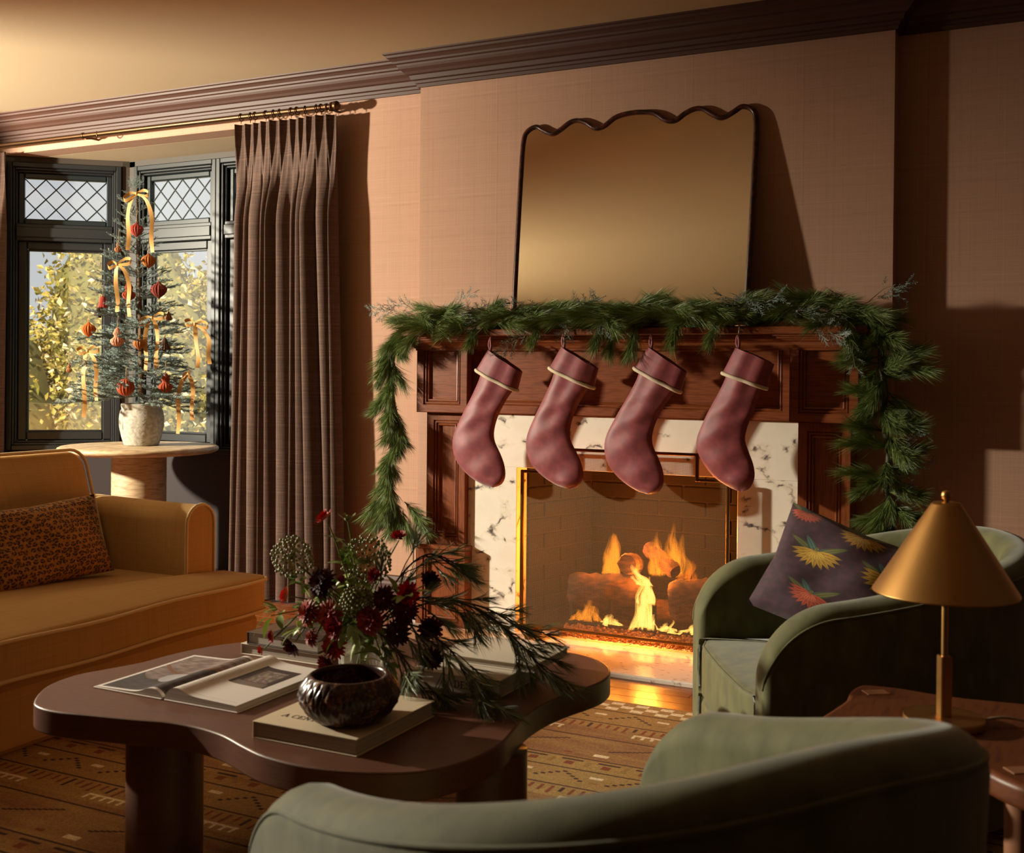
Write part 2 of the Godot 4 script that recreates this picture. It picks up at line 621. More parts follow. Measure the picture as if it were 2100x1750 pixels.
# one bay face from a to b (floor points, room side to the right of a->b seen from above being +normal)
func window_unit(called: String, a: Vector3, b: Vector3, in_a: float, in_b: float) -> void:
	var along := (b - a).normalized()
	var len := a.distance_to(b)
	var nrm := Vector3(-along.z, 0, along.x)      # into the room
	if nrm.z < 0.0:
		nrm = -nrm
	var bs := Basis(along, Vector3.UP, nrm)
	var root := Node3D.new()
	root.name = called
	root.set_meta("kind", "structure")
	add_child(root, true)
	root.transform = Transform3D(bs, a)
	# knee wall, head and posts of the face
	var f := MB.new()
	f.mbox(Vector3(-0.02, 0, -0.16), Vector3(len + 0.02, 0.66, -0.02))
	put("panel", f, M["bay_knee"] if M.has("bay_knee") else M["bay_paint"], root)
	f = MB.new()
	f.mbox(Vector3(-0.03, 2.36, -0.14), Vector3(len + 0.03, 2.42, -0.0), 0.004)
	f.mbox(Vector3(-0.05, 0.66, -0.14), Vector3(0.045, 2.40, 0.0), 0.004)
	f.mbox(Vector3(len - 0.045, 0.66, -0.14), Vector3(len + 0.05, 2.40, 0.0), 0.004)
	put("post", f, M["bay_paint"], root)
	# lights: one or two panes across
	var cols := 1 if len < 0.9 else 2
	var x0 := 0.045
	var w := (len - 0.09) / cols
	for k in cols:
		var lo := x0 + w * k
		var hi := lo + w
		var fr := MB.new()
		# casing: three steps inwards
		for st in [[0.0, 0.030, 0.016], [0.030, 0.044, 0.004], [0.044, 0.056, -0.012]]:
			ring(fr, lo + st[0], hi - st[0], 0.665 + st[0], 2.365 - st[0], st[1] - st[0], -0.10, st[2], 0.004)
		fr.mbox(Vector3(lo + 0.05, 1.905, -0.10), Vector3(hi - 0.05, 2.005, -0.004), 0.004)
		fr.mbox(Vector3(lo + 0.05, 1.925, -0.10), Vector3(hi - 0.05, 1.985, 0.006), 0.004)
		put("frame", fr, M["window_paint"], root)
		var sash := MB.new()
		ring(sash, lo + 0.056, hi - 0.056, 0.722, 1.906, 0.050, -0.075, -0.035, 0.006)
		ring(sash, lo + 0.106, hi - 0.106, 0.772, 1.856, 0.010, -0.07, -0.045, 0.002)
		put("sash", sash, M["window_paint"], root)
		var top := MB.new()
		ring(top, lo + 0.056, hi - 0.056, 2.004, 2.310, 0.034, -0.075, -0.035, 0.006)
		put("transom", top, M["window_lead"], root)
		var g := MB.new()
		g.mbox(Vector3(lo + 0.112, 0.778, -0.060), Vector3(hi - 0.112, 1.850, -0.056))
		put("pane", g, M["pane_glass"], root)
		# diamond quarries between lead cames
		var px0 := lo + 0.090
		var px1 := hi - 0.090
		var py0 := 2.038
		var py1 := 2.276
		g = MB.new()
		g.mbox(Vector3(px0, py0, -0.060), Vector3(px1, py1, -0.057))
		put("pane", g, M["pane_glass"], root)
		var lead := MB.new()
		var nx := 4 if cols == 1 else 4
		var sx := (px1 - px0) / nx
		var sy := (py1 - py0) / 2.0
		for s in range(-2, nx + 3):
			for dir in [1.0, -1.0]:
				var p := Vector2(px0 + sx * s, py0 if dir > 0.0 else py1)
				var q := p + Vector2(sx * 2.0, dir * sy * 2.0)
				var cl := clip_x(p, q, px0, px1)
				if cl.size() == 2:
					var pp: Vector2 = cl[0]
					var qq: Vector2 = cl[1]
					var dd := qq - pp
					lead.box(Vector3((pp.x + qq.x) * 0.5, (pp.y + qq.y) * 0.5, -0.0585), Vector3(dd.length(), 0.0065, 0.009), 0.002, Basis(Vector3.BACK, dd.angle()))
		put("lead_came", lead, M["window_lead"], root)

func clip_x(p: Vector2, q: Vector2, x0: float, x1: float) -> Array:
	var t0 := clampf((x0 - p.x) / (q.x - p.x), 0.0, 1.0)
	var t1 := clampf((x1 - p.x) / (q.x - p.x), 0.0, 1.0)
	if t1 - t0 < 0.01:
		return []
	return [p.lerp(q, t0), p.lerp(q, t1)]

# rectangular frame: bars of width w inside x0..x1, y0..y1, from z0 to z1
func ring(mb: MB, x0: float, x1: float, y0: float, y1: float, w: float, z0: float, z1: float, bev: float) -> void:
	mb.mbox(Vector3(x0, y0, z0), Vector3(x0 + w, y1, z1), bev)
	mb.mbox(Vector3(x1 - w, y0, z0), Vector3(x1, y1, z1), bev)
	mb.mbox(Vector3(x0 + w, y0, z0), Vector3(x1 - w, y0 + w, z1), bev)
	mb.mbox(Vector3(x0 + w, y1 - w, z0), Vector3(x1 - w, y1, z1), bev)

# ------------------------------------------------------------------ garden
func garden() -> void:
	var g := MB.new()
	g.mbox(Vector3(-60, -3.2, -70), Vector3(40, -3.0, -1.2))
	struct("ground", g, mat("lawn", Color(0.33, 0.34, 0.16), 0.95))
	var lm := mat("leaf", Color(1, 1, 1), 0.42)
	lm.vertex_color_use_as_albedo = true
	lm.backlight_enabled = true
	lm.backlight = Color(0.5, 0.5, 0.2)
	var bark := mat("bark", Color(0.22, 0.17, 0.12), 0.9)
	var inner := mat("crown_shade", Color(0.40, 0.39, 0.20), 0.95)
	# a single leaf, folded along its rib
	var lf := MB.new()
	lf.tri(Vector3(0, 0, 0), Vector3(0.5, 0.12, 0.3), Vector3(1.0, 0, 0), Vector3.UP)
	lf.tri(Vector3(0, 0, 0), Vector3(1.0, 0, 0), Vector3(0.5, 0.12, -0.3), Vector3.UP)
	var leaf := lf.done()
	var trees := [[Vector3(-9.3, 0, -3.2), 1.75, 2.75, "golden green garden tree filling the angled bay pane on the left", 6500, 1],
		[Vector3(-8.1, 0, -5.2), 1.2, 2.72, "taller pale green garden tree right behind the ribboned spruce", 6000, 2],
		[Vector3(-7.4, 0, -6.1), 1.0, 2.42, "lower rounded garden tree with open sky above it beside the curtain", 5000, 3],
		[Vector3(-10.0, 0, -6.6), 2.3, 2.0, "darker garden tree showing in the gaps behind the nearer trees", 5000, 4],
		[Vector3(-19.0, 0, -10.5), 1.6, 5.6, "faint distant tree crown seen through the leaded diamond panes", 1500, 5]]
	for q in trees:
		var ctr: Vector3 = q[0]
		var r: float = q[1]
		var top: float = q[2]
		var t := thing("garden_tree", q[3], "tree", Vector3(ctr.x, -3.0, ctr.z))
		var mb := MB.new()
		mb.tube(curve([Vector3(0, 0, 0), Vector3(0.1, 1.5, 0.05), Vector3(0.0, 3.0, 0), Vector3(0.1, 4.2, 0.1)], 5), [0.22, 0.2, 0.19, 0.18, 0.18, 0.17, 0.16, 0.15, 0.14, 0.13, 0.12, 0.1, 0.09, 0.07, 0.05, 0.03], 10)
		put("trunk", mb, bark, t)
		# lumpy inner mass, then leaves on its surface
		var nz := noise(0.5, FastNoiseLite.TYPE_SIMPLEX_SMOOTH, 3, 40 + q[5])
		var hgt := top + 3.0
		var lump := func(d: Vector3) -> Vector3:
			var k := 1.0 + 0.30 * nz.get_noise_3d(d.x * 2.2 + q[5] * 9.0, d.y * 2.2, d.z * 2.2)
			return Vector3(d.x * r * k, hgt - r * 1.7 + d.y * r * 1.7 * k, d.z * r * k)
		var rows: Array = []
		for a in 17:
			var row := PackedVector3Array()
			var ph := PI * (a / 16.0 - 0.5)
			for b in 24:
				var th := TAU_F * b / 24
				var pp: Vector3 = lump.call(Vector3(cos(ph) * cos(th), sin(ph), cos(ph) * sin(th)))
				row.append(Vector3(pp.x * 0.9, pp.y - 0.12, pp.z * 0.9))
			rows.append(row)
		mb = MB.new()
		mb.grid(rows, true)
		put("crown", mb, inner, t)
		var mm := MultiMesh.new()
		mm.transform_format = MultiMesh.TRANSFORM_3D
		mm.use_colors = true
		mm.mesh = leaf
		mm.instance_count = q[4]
		var rr := RandomNumberGenerator.new()
		rr.seed = 70 + q[5]
		for k in int(q[4]):
			var d := Vector3(rr.randfn(), rr.randfn() * 0.8 + 0.2, rr.randfn()).normalized()
			# the side towards the house carries most of what can be seen
			if d.z < -0.25 and d.x < 0.2:
				d = Vector3(-d.x, d.y, -d.z)
			var p: Vector3 = lump.call(d) * 1.0
			p += d * rr.randf_range(-0.22, 0.10)
			var bs := Basis.from_euler(Vector3(rr.randf() * 6.3, rr.randf() * 6.3, rr.randf() * 6.3)).scaled(Vector3.ONE * rr.randf_range(0.05, 0.11))
			mm.set_instance_transform(k, Transform3D(bs, p))
			var w := rr.randf()
			var col := Color(0.46, 0.45, 0.19).lerp(Color(0.72, 0.63, 0.33), w) if rr.randf() > 0.16 else Color(0.92, 0.84, 0.68)
			mm.set_instance_color(k, col.srgb_to_linear() * rr.randf_range(0.8, 1.2))
		var mi := MultiMeshInstance3D.new()
		mi.name = "leaves"
		mi.multimesh = mm
		mi.material_override = lm
		mi.set_meta("kind", "stuff")
		t.add_child(mi, true)

# ------------------------------------------------------------------ fireplace
# stepped rectangular face in a z plane: rings of (inset, z) from the edge inwards, closed by a flat panel
func stepped(mb: MB, x0: float, x1: float, y0: float, y1: float, rings: Array) -> void:
	var last := []
	for q in rings:
		var d: float = q.x
		var z: float = q.y
		var now := [Vector3(x0 + d, y0 + d, z), Vector3(x1 - d, y0 + d, z), Vector3(x1 - d, y1 - d, z), Vector3(x0 + d, y1 - d, z)]
		if last.size():
			for k in 4:
				var k2 := (k + 1) % 4
				var a: Vector3 = last[k]
				var c: Vector3 = now[k]
				var side := [Vector3(0, -1, 0), Vector3(1, 0, 0), Vector3(0, 1, 0), Vector3(-1, 0, 0)]
				var dd: float = q.x - (last[0].x - x0)
				var dz: float = z - a.z
				var s: Vector3 = side[k]
				mb.quad(a, last[k2], now[k2], c, Vector3(0, 0, dd) + s * dz)
		last = now
	mb.quad(last[0], last[1], last[2], last[3], Vector3.BACK)

# block with four plain sides and a stepped front
func panel_block(x0: float, x1: float, y0: float, y1: float, zb: float, zf: float, rings: Array) -> MB:
	var mb := MB.new()
	mb.quad(Vector3(x0, y0, zb), Vector3(x0, y1, zb), Vector3(x0, y1, zf), Vector3(x0, y0, zf), Vector3.LEFT)
	mb.quad(Vector3(x1, y0, zb), Vector3(x1, y1, zb), Vector3(x1, y1, zf), Vector3(x1, y0, zf), Vector3.RIGHT)
	mb.quad(Vector3(x0, y0, zb), Vector3(x1, y0, zb), Vector3(x1, y0, zf), Vector3(x0, y0, zf), Vector3.DOWN)
	mb.quad(Vector3(x0, y1, zb), Vector3(x1, y1, zb), Vector3(x1, y1, zf), Vector3(x0, y1, zf), Vector3.UP)
	var rr := [Vector2(0, zf - 0.003), Vector2(0.003, zf)]
	for q in rings:
		rr.append(Vector2(q.x, zf + q.y))
	stepped(mb, x0, x1, y0, y1, rr)
	return mb

func mantel() -> void:
	var t := thing("fireplace_mantel", "carved mahogany fireplace mantel with panelled pilasters and a deep moulded shelf", "mantel")
	var mb := MB.new()
	mb.mbox(Vector3(-1.003, 1.305, 0.001), Vector3(1.003, 1.333, 0.236), 0.003)
	put("shelf", mb, M["mahogany_lying"], t)
	# bed moulding, breaking forward over the end blocks
	var prof := [Vector2(0.0, 1.244), Vector2(0.004, 1.244), Vector2(0.005, 1.252), Vector2(0.010, 1.254), Vector2(0.013, 1.264), Vector2(0.022, 1.274), Vector2(0.033, 1.280), Vector2(0.035, 1.286), Vector2(0.042, 1.288), Vector2(0.043, 1.295), Vector2(0.054, 1.297), Vector2(0.055, 1.305)]
	var path := [Vector2(-0.963, 0.0), Vector2(-0.963, 0.166), Vector2(-0.705, 0.166), Vector2(-0.705, 0.120), Vector2(0.705, 0.120), Vector2(0.705, 0.166), Vector2(0.963, 0.166), Vector2(0.963, 0.0)]
	put("bed_moulding", mitred(path, prof), M["mahogany_lying"], t)
	var steps := [Vector2(0.034, 0), Vector2(0.036, -0.008), Vector2(0.042, -0.004), Vector2(0.046, -0.004), Vector2(0.048, -0.012), Vector2(0.054, -0.008), Vector2(0.058, -0.009), Vector2(0.061, -0.019), Vector2(0.064, -0.019)]
	for s in [-1.0, 1.0]:
		var x0 := minf(0.705 * s, 0.963 * s)
		var x1 := maxf(0.705 * s, 0.963 * s)
		put("corner_block", panel_block(x0, x1, 0.968, 1.300, 0.0, 0.166, steps), M["mahogany_lying"], t)
		x0 = minf(0.732 * s, 0.931 * s)
		x1 = maxf(0.732 * s, 0.931 * s)
		put("pilaster", panel_block(x0, x1, 0.376, 0.968, 0.0, 0.128, steps), M["mahogany_upright"], t)
		x0 = minf(0.709 * s, 0.963 * s)
		x1 = maxf(0.709 * s, 0.963 * s)
		put("plinth", panel_block(x0, x1, 0.0, 0.357, 0.0, 0.162, steps), M["mahogany_upright"], t)
		mb = MB.new()
		mb.mbox(Vector3(x0 - 0.003, 0.357, 0.0), Vector3(x1 + 0.003, 0.377, 0.167), 0.004)
		put("plinth_cap", mb, M["mahogany_lying"], t)
	put("frieze_panel", panel_block(-0.705, 0.705, 0.968, 1.300, 0.0, 0.120, [Vector2(0.036, 0), Vector2(0.038, -0.006), Vector2(0.044, -0.003), Vector2(0.048, -0.004), Vector2(0.050, -0.010), Vector2(0.056, -0.007), Vector2(0.060, -0.013)]), M["mahogany_lying"], t)
	# marble lining of the opening
	t = thing("marble_surround", "cream marble fireplace surround with grey veins inside the wooden mantel", "surround")
	for s in [-1.0, 1.0]:
		mb = MB.new()
		mb.mbox(Vector3(minf(0.489 * s, 0.7315 * s), 0.018, 0.001), Vector3(maxf(0.489 * s, 0.7315 * s), 0.735, 0.103), 0.002)
		put("slab", mb, M["marble"], t)
	mb = MB.new()
	mb.mbox(Vector3(-0.7315, 0.7352, 0.001), Vector3(0.7315, 0.968, 0.103), 0.002)
	put("slab", mb, M["marble"], t)
	mb = MB.new()
	mb.mbox(Vector3(-1.06, -0.004, -0.001), Vector3(1.06, 0.018, 0.534), 0.005)
	tag(put("hearth_slab", mb, M["hearth_marble"]), "pale polished marble hearth slab reflecting the fire", "hearth")
	# firebox behind the opening: five brick-lined faces with thickness
	t = thing("firebox", "dark smoky brick-lined firebox behind the mesh screen", "firebox")
	var bm := mat("fire_brick", Color(0.30, 0.20, 0.13), 0.95)
	var bt := Image.create(256, 256, false, Image.FORMAT_RGB8)
	var nz := noise(0.03, FastNoiseLite.TYPE_SIMPLEX, 4, 9)
	for y in 256:
		for x in 256:
			var g := 0.30 + 0.10 * nz.get_noise_2d(x, y)
			bt.set_pixel(x, y, Color(g, g * 0.66, g * 0.42))
	tri_tex(bm, itex(bt), Vector3.ONE * 2.0)
	var fl := PackedVector2Array([Vector2(-0.489, 0.001), Vector2(-0.36, -0.44), Vector2(0.36, -0.44), Vector2(0.489, 0.001)])
	for k in 3:
		var a := fl[k]
		var b := fl[k + 1]
		var d := (b - a).normalized()
		var o := Vector2(d.y, -d.x) * 0.08
		if k == 1:
			o = Vector2(0, -0.08)
		elif k == 0:
			o = Vector2(-0.08, -0.02)
		else:
			o = Vector2(0.08, -0.02)
		mb = MB.new()
		mb.slab(PackedVector2Array([a, b, b + o, a + o]), 0.0, 0.80, 0.001, 1)
		var wall := put("lining", mb, M["soot"], t)
		# courses of brick, each proud of the soot-dark joints
		var len := a.distance_to(b)
		var inw := Vector3(-d.y, 0, d.x)
		if inw.dot(Vector3(0 - (a.x + b.x) * 0.5, 0, -0.2 - (a.y + b.y) * 0.5)) < 0.0:
			inw = -inw
		for row in 11:
			var p := -0.115 * float(row % 2)
			while p < len - 0.01:
				var s0 := maxf(p, 0.0) + 0.003
				var s1 := minf(p + 0.225, len) - 0.003
				if s1 - s0 > 0.02:
					var c := a.lerp(b, (s0 + s1) * 0.5 / len)
					mb = MB.new()
					mb.box(Vector3(c.x, 0.036 + row * 0.071, c.y) + inw * 0.002, Vector3(s1 - s0, 0.065, 0.014), 0.004, Basis(Vector3(d.x, 0, d.y), Vector3.UP, Vector3(-d.y, 0, d.x)))
					put("brick", mb, bm, wall)
				p += 0.225
	mb = MB.new()
	mb.mbox(Vector3(-0.56, 0.80, -0.54), Vector3(0.56, 0.86, -0.001))
	put("smoke_shelf", mb, M["soot"], t)
	mb = MB.new()
	mb.mbox(Vector3(-0.56, -0.06, -0.54), Vector3(0.56, 0.004, -0.001))
	put("fire_floor", mb, M["soot"], t)
	# standing fire screen
	screen()
	mirror()

func screen() -> void:
	var t := thing("fire_screen", "brass framed wire mesh fire screen with a raised middle section", "fire screen", Vector3(0.021, 0.018, 0.0))
	var z := 0.172
	var xl := -0.456
	var xr := 0.456
	var yb := 0.044
	var y1 := 0.716
	var y2 := 0.816
	var xm := 0.33
	var br: Material = M["aged_brass"]
	var mb := MB.new()
	mb.mbox(Vector3(xl, yb, z - 0.008), Vector3(xl + 0.013, y1, z + 0.008), 0.003)
	mb.mbox(Vector3(xr - 0.013, yb, z - 0.008), Vector3(xr, y1, z + 0.008), 0.003)
	mb.mbox(Vector3(xl + 0.013, yb, z - 0.008), Vector3(xr - 0.013, yb + 0.013, z + 0.008), 0.003)
	mb.mbox(Vector3(xl + 0.013, y1 - 0.013, z - 0.008), Vector3(-xm, y1, z + 0.008), 0.003)
	mb.mbox(Vector3(xm, y1 - 0.013, z - 0.008), Vector3(xr - 0.013, y1, z + 0.008), 0.003)
	mb.mbox(Vector3(-xm, y1 - 0.013, z - 0.008), Vector3(-xm + 0.013, y2, z + 0.008), 0.003)
	mb.mbox(Vector3(xm - 0.013, y1 - 0.013, z - 0.008), Vector3(xm, y2, z + 0.008), 0.003)
	mb.mbox(Vector3(-xm + 0.013, y2 - 0.013, z - 0.008), Vector3(xm - 0.013, y2, z + 0.008), 0.003)
	put("frame", mb, br, t)
	# woven wire: holes in the cloth let about half of the light through
	var im := Image.create(32, 32, false, Image.FORMAT_RGBA8)
	for y in 32:
		for x in 32:
			var on := (x % 16) < 4 or (y % 16) < 4
			im.set_pixel(x, y, Color(1, 1, 1, 1.0 if on else 0.0))
	var wm := mat("wire_cloth", Color(0.50, 0.38, 0.24), 0.5, 0.3)
	wm.albedo_texture = itex(im)
	wm.transparency = BaseMaterial3D.TRANSPARENCY_ALPHA
	wm.roughness = 0.5
	wm.uv1_scale = Vector3(150, 150, 1)
	mb = MB.new()
	mb.quad(Vector3(xl + 0.01, yb + 0.01, z), Vector3(xr - 0.01, yb + 0.01, z), Vector3(xr - 0.01, y1 - 0.01, z), Vector3(xl + 0.01, y1 - 0.01, z), Vector3.BACK)
	mb.quad(Vector3(-xm + 0.01, y1 - 0.01, z), Vector3(xm - 0.01, y1 - 0.01, z), Vector3(xm - 0.01, y2 - 0.01, z), Vector3(-xm + 0.01, y2 - 0.01, z), Vector3.BACK)
	put("wire_mesh", mb, wm, t)
	for s in [-1.0, 1.0]:
		mb = MB.new()
		mb.mbox(Vector3(0.40 * s - 0.014, 0.0, 0.09), Vector3(0.40 * s + 0.014, 0.030, 0.215), 0.004)
		mb.mbox(Vector3(0.40 * s - 0.010, 0.026, 0.165), Vector3(0.40 * s + 0.010, 0.05, 0.180), 0.002)
		put("foot", mb, br, t)

func mirror() -> void:
	# leaning back against the wall: local frame at its foot
	var lean := atan2(0.115, 0.917)
	var t := thing("mantel_mirror", "large leaning mirror with a thin scalloped burl wood frame on the mantel", "mirror", Vector3(0.010, 1.3345, 0.128))
	t.rotation.x = -lean
	var o := pv([-0.505, 0.0, -0.512, 0.12, -0.517, 0.40, -0.520, 0.70, -0.518, 0.84, -0.502, 0.885, -0.461, 0.903, -0.425, 0.884, -0.380, 0.864, -0.342, 0.879, -0.298, 0.908, -0.261, 0.913, -0.221, 0.898, -0.179, 0.871, -0.137, 0.877, -0.088, 0.910, -0.030, 0.922, 0.030, 0.922, 0.088, 0.910, 0.137, 0.877, 0.179, 0.871, 0.221, 0.898, 0.261, 0.913, 0.298, 0.908, 0.342, 0.879, 0.380, 0.864, 0.425, 0.884, 0.461, 0.903, 0.502, 0.885, 0.518, 0.84, 0.520, 0.70, 0.517, 0.40, 0.512, 0.12, 0.505, 0.0])
	var pts := []
	for p in o:
		pts.append(Vector3(p.x, p.y, 0.0))
	var c := curve(pts, 5)
	c.append_array([Vector3(0.25, 0.004, 0), Vector3(0, 0.004, 0), Vector3(-0.25, 0.004, 0), Vector3(-0.505, 0.0, 0)])
	# frame: a flattened round bar following the outline
	var rows: Array = []
	var cnt := c.size()
	for k in cnt:
		var d: Vector3 = (c[mini(k + 1, cnt - 1)] - c[maxi(k - 1, 0)]).normalized()
		var s := Vector3(-d.y, d.x, 0)
		var row := PackedVector3Array()
		for j in 10:
			var a := TAU_F * j / 10
			row.append(c[k] + s * cos(a) * 0.0115 + Vector3(0, 0, sin(a) * 0.014))
		rows.append(row)
	var burl := mat("burl_frame", Color(1, 1, 1), 0.3)
	var bf := noise(0.03, FastNoiseLite.TYPE_SIMPLEX_SMOOTH, 4, 15)
	bf.domain_warp_enabled = true
	bf.domain_warp_amplitude = 25.0
	tri_tex(burl, ntex(bf, ramp([0.0, Color(0.10, 0.035, 0.02), 0.45, Color(0.16, 0.06, 0.03), 0.6, Color(0.34, 0.13, 0.06), 1.0, Color(0.12, 0.04, 0.02)]), 256), Vector3.ONE * 3.0, false)
	var mb := MB.new()
	mb.grid(rows, true)
	put("frame", mb, burl, t)
	mb = MB.new()
	var flat := PackedVector2Array()
	for p in c:
		flat.append(Vector2(p.x * 0.985, p.y * 0.993 + 0.002))
	mb.fill(flat, func(p): return Vector3(p.x, p.y, 0.002), Vector3.BACK)
	mb.fill(flat, func(p): return Vector3(p.x, p.y, -0.006), Vector3.FORWARD)
	put("mirror_glass", mb, mat("mirror_silver", Color(0.93, 0.90, 0.82), 0.03, 1.0), t)

func fire() -> void:
	# logs
	var lm := mat("charred_log", Color(1, 1, 1), 0.95)
	tri_tex(lm, ntex(noise(0.03, FastNoiseLite.TYPE_SIMPLEX, 4, 17), ramp([0.0, Color(0.10, 0.06, 0.04), 0.5, Color(0.26, 0.15, 0.08), 1.0, Color(0.40, 0.25, 0.14)]), 256), Vector3(2, 6, 2), false)
	lm.heightmap_enabled = false
	var logs := [[Vector3(-0.30, 0.20, -0.05), Vector3(0.03, 0.205, -0.13), 0.070, "thick charred log lying low at the front left of the fire"],
		[Vector3(-0.06, 0.30, -0.22), Vector3(-0.03, 0.33, -0.05), 0.047, "short charred log end pointing outward above the low log"],
		[Vector3(0.16, 0.19, -0.06), Vector3(0.46, 0.22, -0.12), 0.085, "thickest charred log on the right of the fire beside the armchair"],
		[Vector3(0.00, 0.38, -0.22), Vector3(0.16, 0.30, -0.13), 0.035, "thin upper log leaning across the middle behind the tall flame"],
		[Vector3(-0.38, 0.10, -0.22), Vector3(0.38, 0.10, -0.26), 0.055, "long dark log at the back of the grate under the others"]]
	var k := 0
	for q in logs:
		k += 1
		var a: Vector3 = q[0]
		var b: Vector3 = q[1]
		var pts := []
		var nz := noise(2.0, FastNoiseLite.TYPE_SIMPLEX, 2, 50 + k)
		var rows: Array = []
		var d := (b - a).normalized()
		var s := d.cross(Vector3.UP).normalized()
		var u := s.cross(d)
		for j in 13:
			var row := PackedVector3Array()
			var rr: float = q[2] * (0.82 if j == 0 or j == 12 else 1.0)
			for m in 16:
				var an := TAU_F * m / 16
				var r2 := rr * (1.0 + 0.16 * nz.get_noise_3d(cos(an) * 1.2, sin(an) * 1.2, j * 0.35))
				row.append(a.lerp(b, j / 12.0) - a + (s * cos(an) + u * sin(an)) * r2)
			rows.append(row)
		var t := thing("fire_log", q[3], "log", a)
		var mb := MB.new()
		mb.grid(rows, true)
		put("bark_log", mb, lm, t)
		mb = MB.new()
		for e in [0, 12]:
			var row: PackedVector3Array = rows[e]
			for m in range(1, 15):
				mb.tri(row[0], row[m], row[m + 1], -d if e == 0 else d)
		put("cut_end", mb, lm, t)
	# burner bar and grate
	var mb := MB.new()
	mb.mbox(Vector3(-0.30, 0.052, -0.045), Vector3(0.40, 0.066, -0.020), 0.003)
	for x in [-0.28, -0.1, 0.1, 0.3]:
		mb.mbox(Vector3(x - 0.008, 0.004, -0.30), Vector3(x + 0.008, 0.016, 0.0), 0.002)
		mb.mbox(Vector3(x - 0.008, 0.016, -0.038), Vector3(x + 0.008, 0.17, -0.024), 0.002)
	tag(put("fire_grate", mb, M["iron"]), "low black iron grate holding the burning logs", "grate")
	# glowing glass pebbles
	var em := mat("ember_glass", Color(0.45, 0.28, 0.15), 0.15)
	em.emission_enabled = true
	em.emission = Color(1.0, 0.42, 0.10)
	em.emission_energy_multiplier = 0.14
	var bead := MB.new()
	bead.lathe(Vector3.ZERO, [Vector2(0.0, -0.006), Vector2(0.006, -0.004), Vector2(0.008, 0.001), Vector2(0.004, 0.006), Vector2(0.0, 0.007)], 5)
	var mm := MultiMesh.new()
	mm.transform_format = MultiMesh.TRANSFORM_3D
	mm.mesh = bead.done()
	mm.instance_count = 2600
	for j in 2600:
		var x := rng.randf_range(-0.30, 0.44)
		var z := rng.randf_range(-0.14, 0.085)
		var h := 0.055 * clampf(1.0 - absf(z + 0.045) / 0.14, 0.0, 1.0) + 0.008
		mm.set_instance_transform(j, Transform3D(Basis.from_euler(Vector3(rng.randf() * 6.0, rng.randf() * 6.0, 0)).scaled(Vector3.ONE * rng.randf_range(0.7, 1.5)), Vector3(x, rng.randf_range(0.3, 1.0) * h, z)))
	var mi := MultiMeshInstance3D.new()
	mi.name = "ember_pebbles"
	mi.multimesh = mm
	mi.material_override = em
	add_child(mi, true)
	tag(mi, "bed of glowing glass pebbles in front of the burning logs", "embers")
	mi.set_meta("kind", "stuff")
	# flames: sheaves of curling wisps, hot at the root, fading at their edges and tips
	var fm := []
	for q in [[Color(1.0, 0.46, 0.07), 1.9, 0.55], [Color(1.0, 0.56, 0.13), 2.6, 0.62], [Color(1.0, 0.74, 0.34), 4.6, 0.85]]:
		var im := Image.create(64, 128, false, Image.FORMAT_RGBA8)
		var nz := noise(0.05, FastNoiseLite.TYPE_SIMPLEX, 3, 61)
		for y in 128:
			for x in 64:
				var v := 1.0 - y / 127.0
				var st := 0.75 + 0.9 * nz.get_noise_2d(x * 2.4, y * 0.22)
				var side := 1.0 - pow(absf(x / 31.5 - 1.0), 1.6)
				var al := clampf(st, 0.0, 1.0) * clampf(side * 1.5, 0.0, 1.0) * pow(clampf(1.0 - v, 0.0, 1.0), 0.7) * clampf(v * 12.0 + 0.1, 0.0, 1.0)
				im.set_pixel(x, y, Color(1, 1, 1, al * q[2]))
		var f := mat("flame_%d" % fm.size(), Color(1, 1, 1), 1.0)
		f.albedo_color = Color(0.1, 0.05, 0.02)
		f.albedo_texture = itex(im)
		f.texture_repeat = false
		f.transparency = BaseMaterial3D.TRANSPARENCY_ALPHA
		f.cull_mode = BaseMaterial3D.CULL_DISABLED
		f.emission_enabled = true
		f.emission = q[0]
		f.emission_energy_multiplier = q[1]
		fm.append(f)
	# label, material, sheaves: foot from x, to x, foot y, tip x, tip y, depth, wisps
	var fl := [["tall yellow flame on the left rising from behind the low log", 1, [[-0.17, -0.09, 0.262, -0.128, 0.525, -0.135, 9], [-0.18, -0.10, 0.262, -0.16, 0.42, -0.12, 6], [-0.10, -0.03, 0.285, -0.01, 0.38, -0.12, 6]]],
		["tallest orange flame in the middle with several streaming tips", 1, [[0.03, 0.12, 0.27, 0.05, 0.505, -0.17, 8], [0.06, 0.17, 0.27, 0.12, 0.535, -0.19, 9], [0.10, 0.21, 0.28, 0.17, 0.50, -0.16, 7]]],
		["white hot flame pouring down between the two front logs", 2, [[0.0, 0.12, 0.06, 0.065, 0.30, -0.02, 9], [0.03, 0.11, 0.17, 0.06, 0.36, -0.03, 7], [0.03, 0.10, 0.25, -0.01, 0.35, -0.03, 4]]],
		["small low flame flickering at the left end of the burner", 1, [[-0.24, -0.14, 0.07, -0.205, 0.19, -0.02, 7], [-0.28, -0.22, 0.07, -0.255, 0.13, -0.02, 4]]],
		["small orange flame licking over the log nearest the green armchair", 0, [[0.20, 0.27, 0.285, 0.265, 0.37, -0.05, 7]]],
		["low wide flame along the front burner behind the glowing pebbles", 2, [[-0.16, -0.04, 0.066, -0.10, 0.125, -0.015, 7], [0.12, 0.22, 0.066, 0.17, 0.115, -0.015, 7], [0.20, 0.34, 0.066, 0.27, 0.11, -0.015, 8]]]]
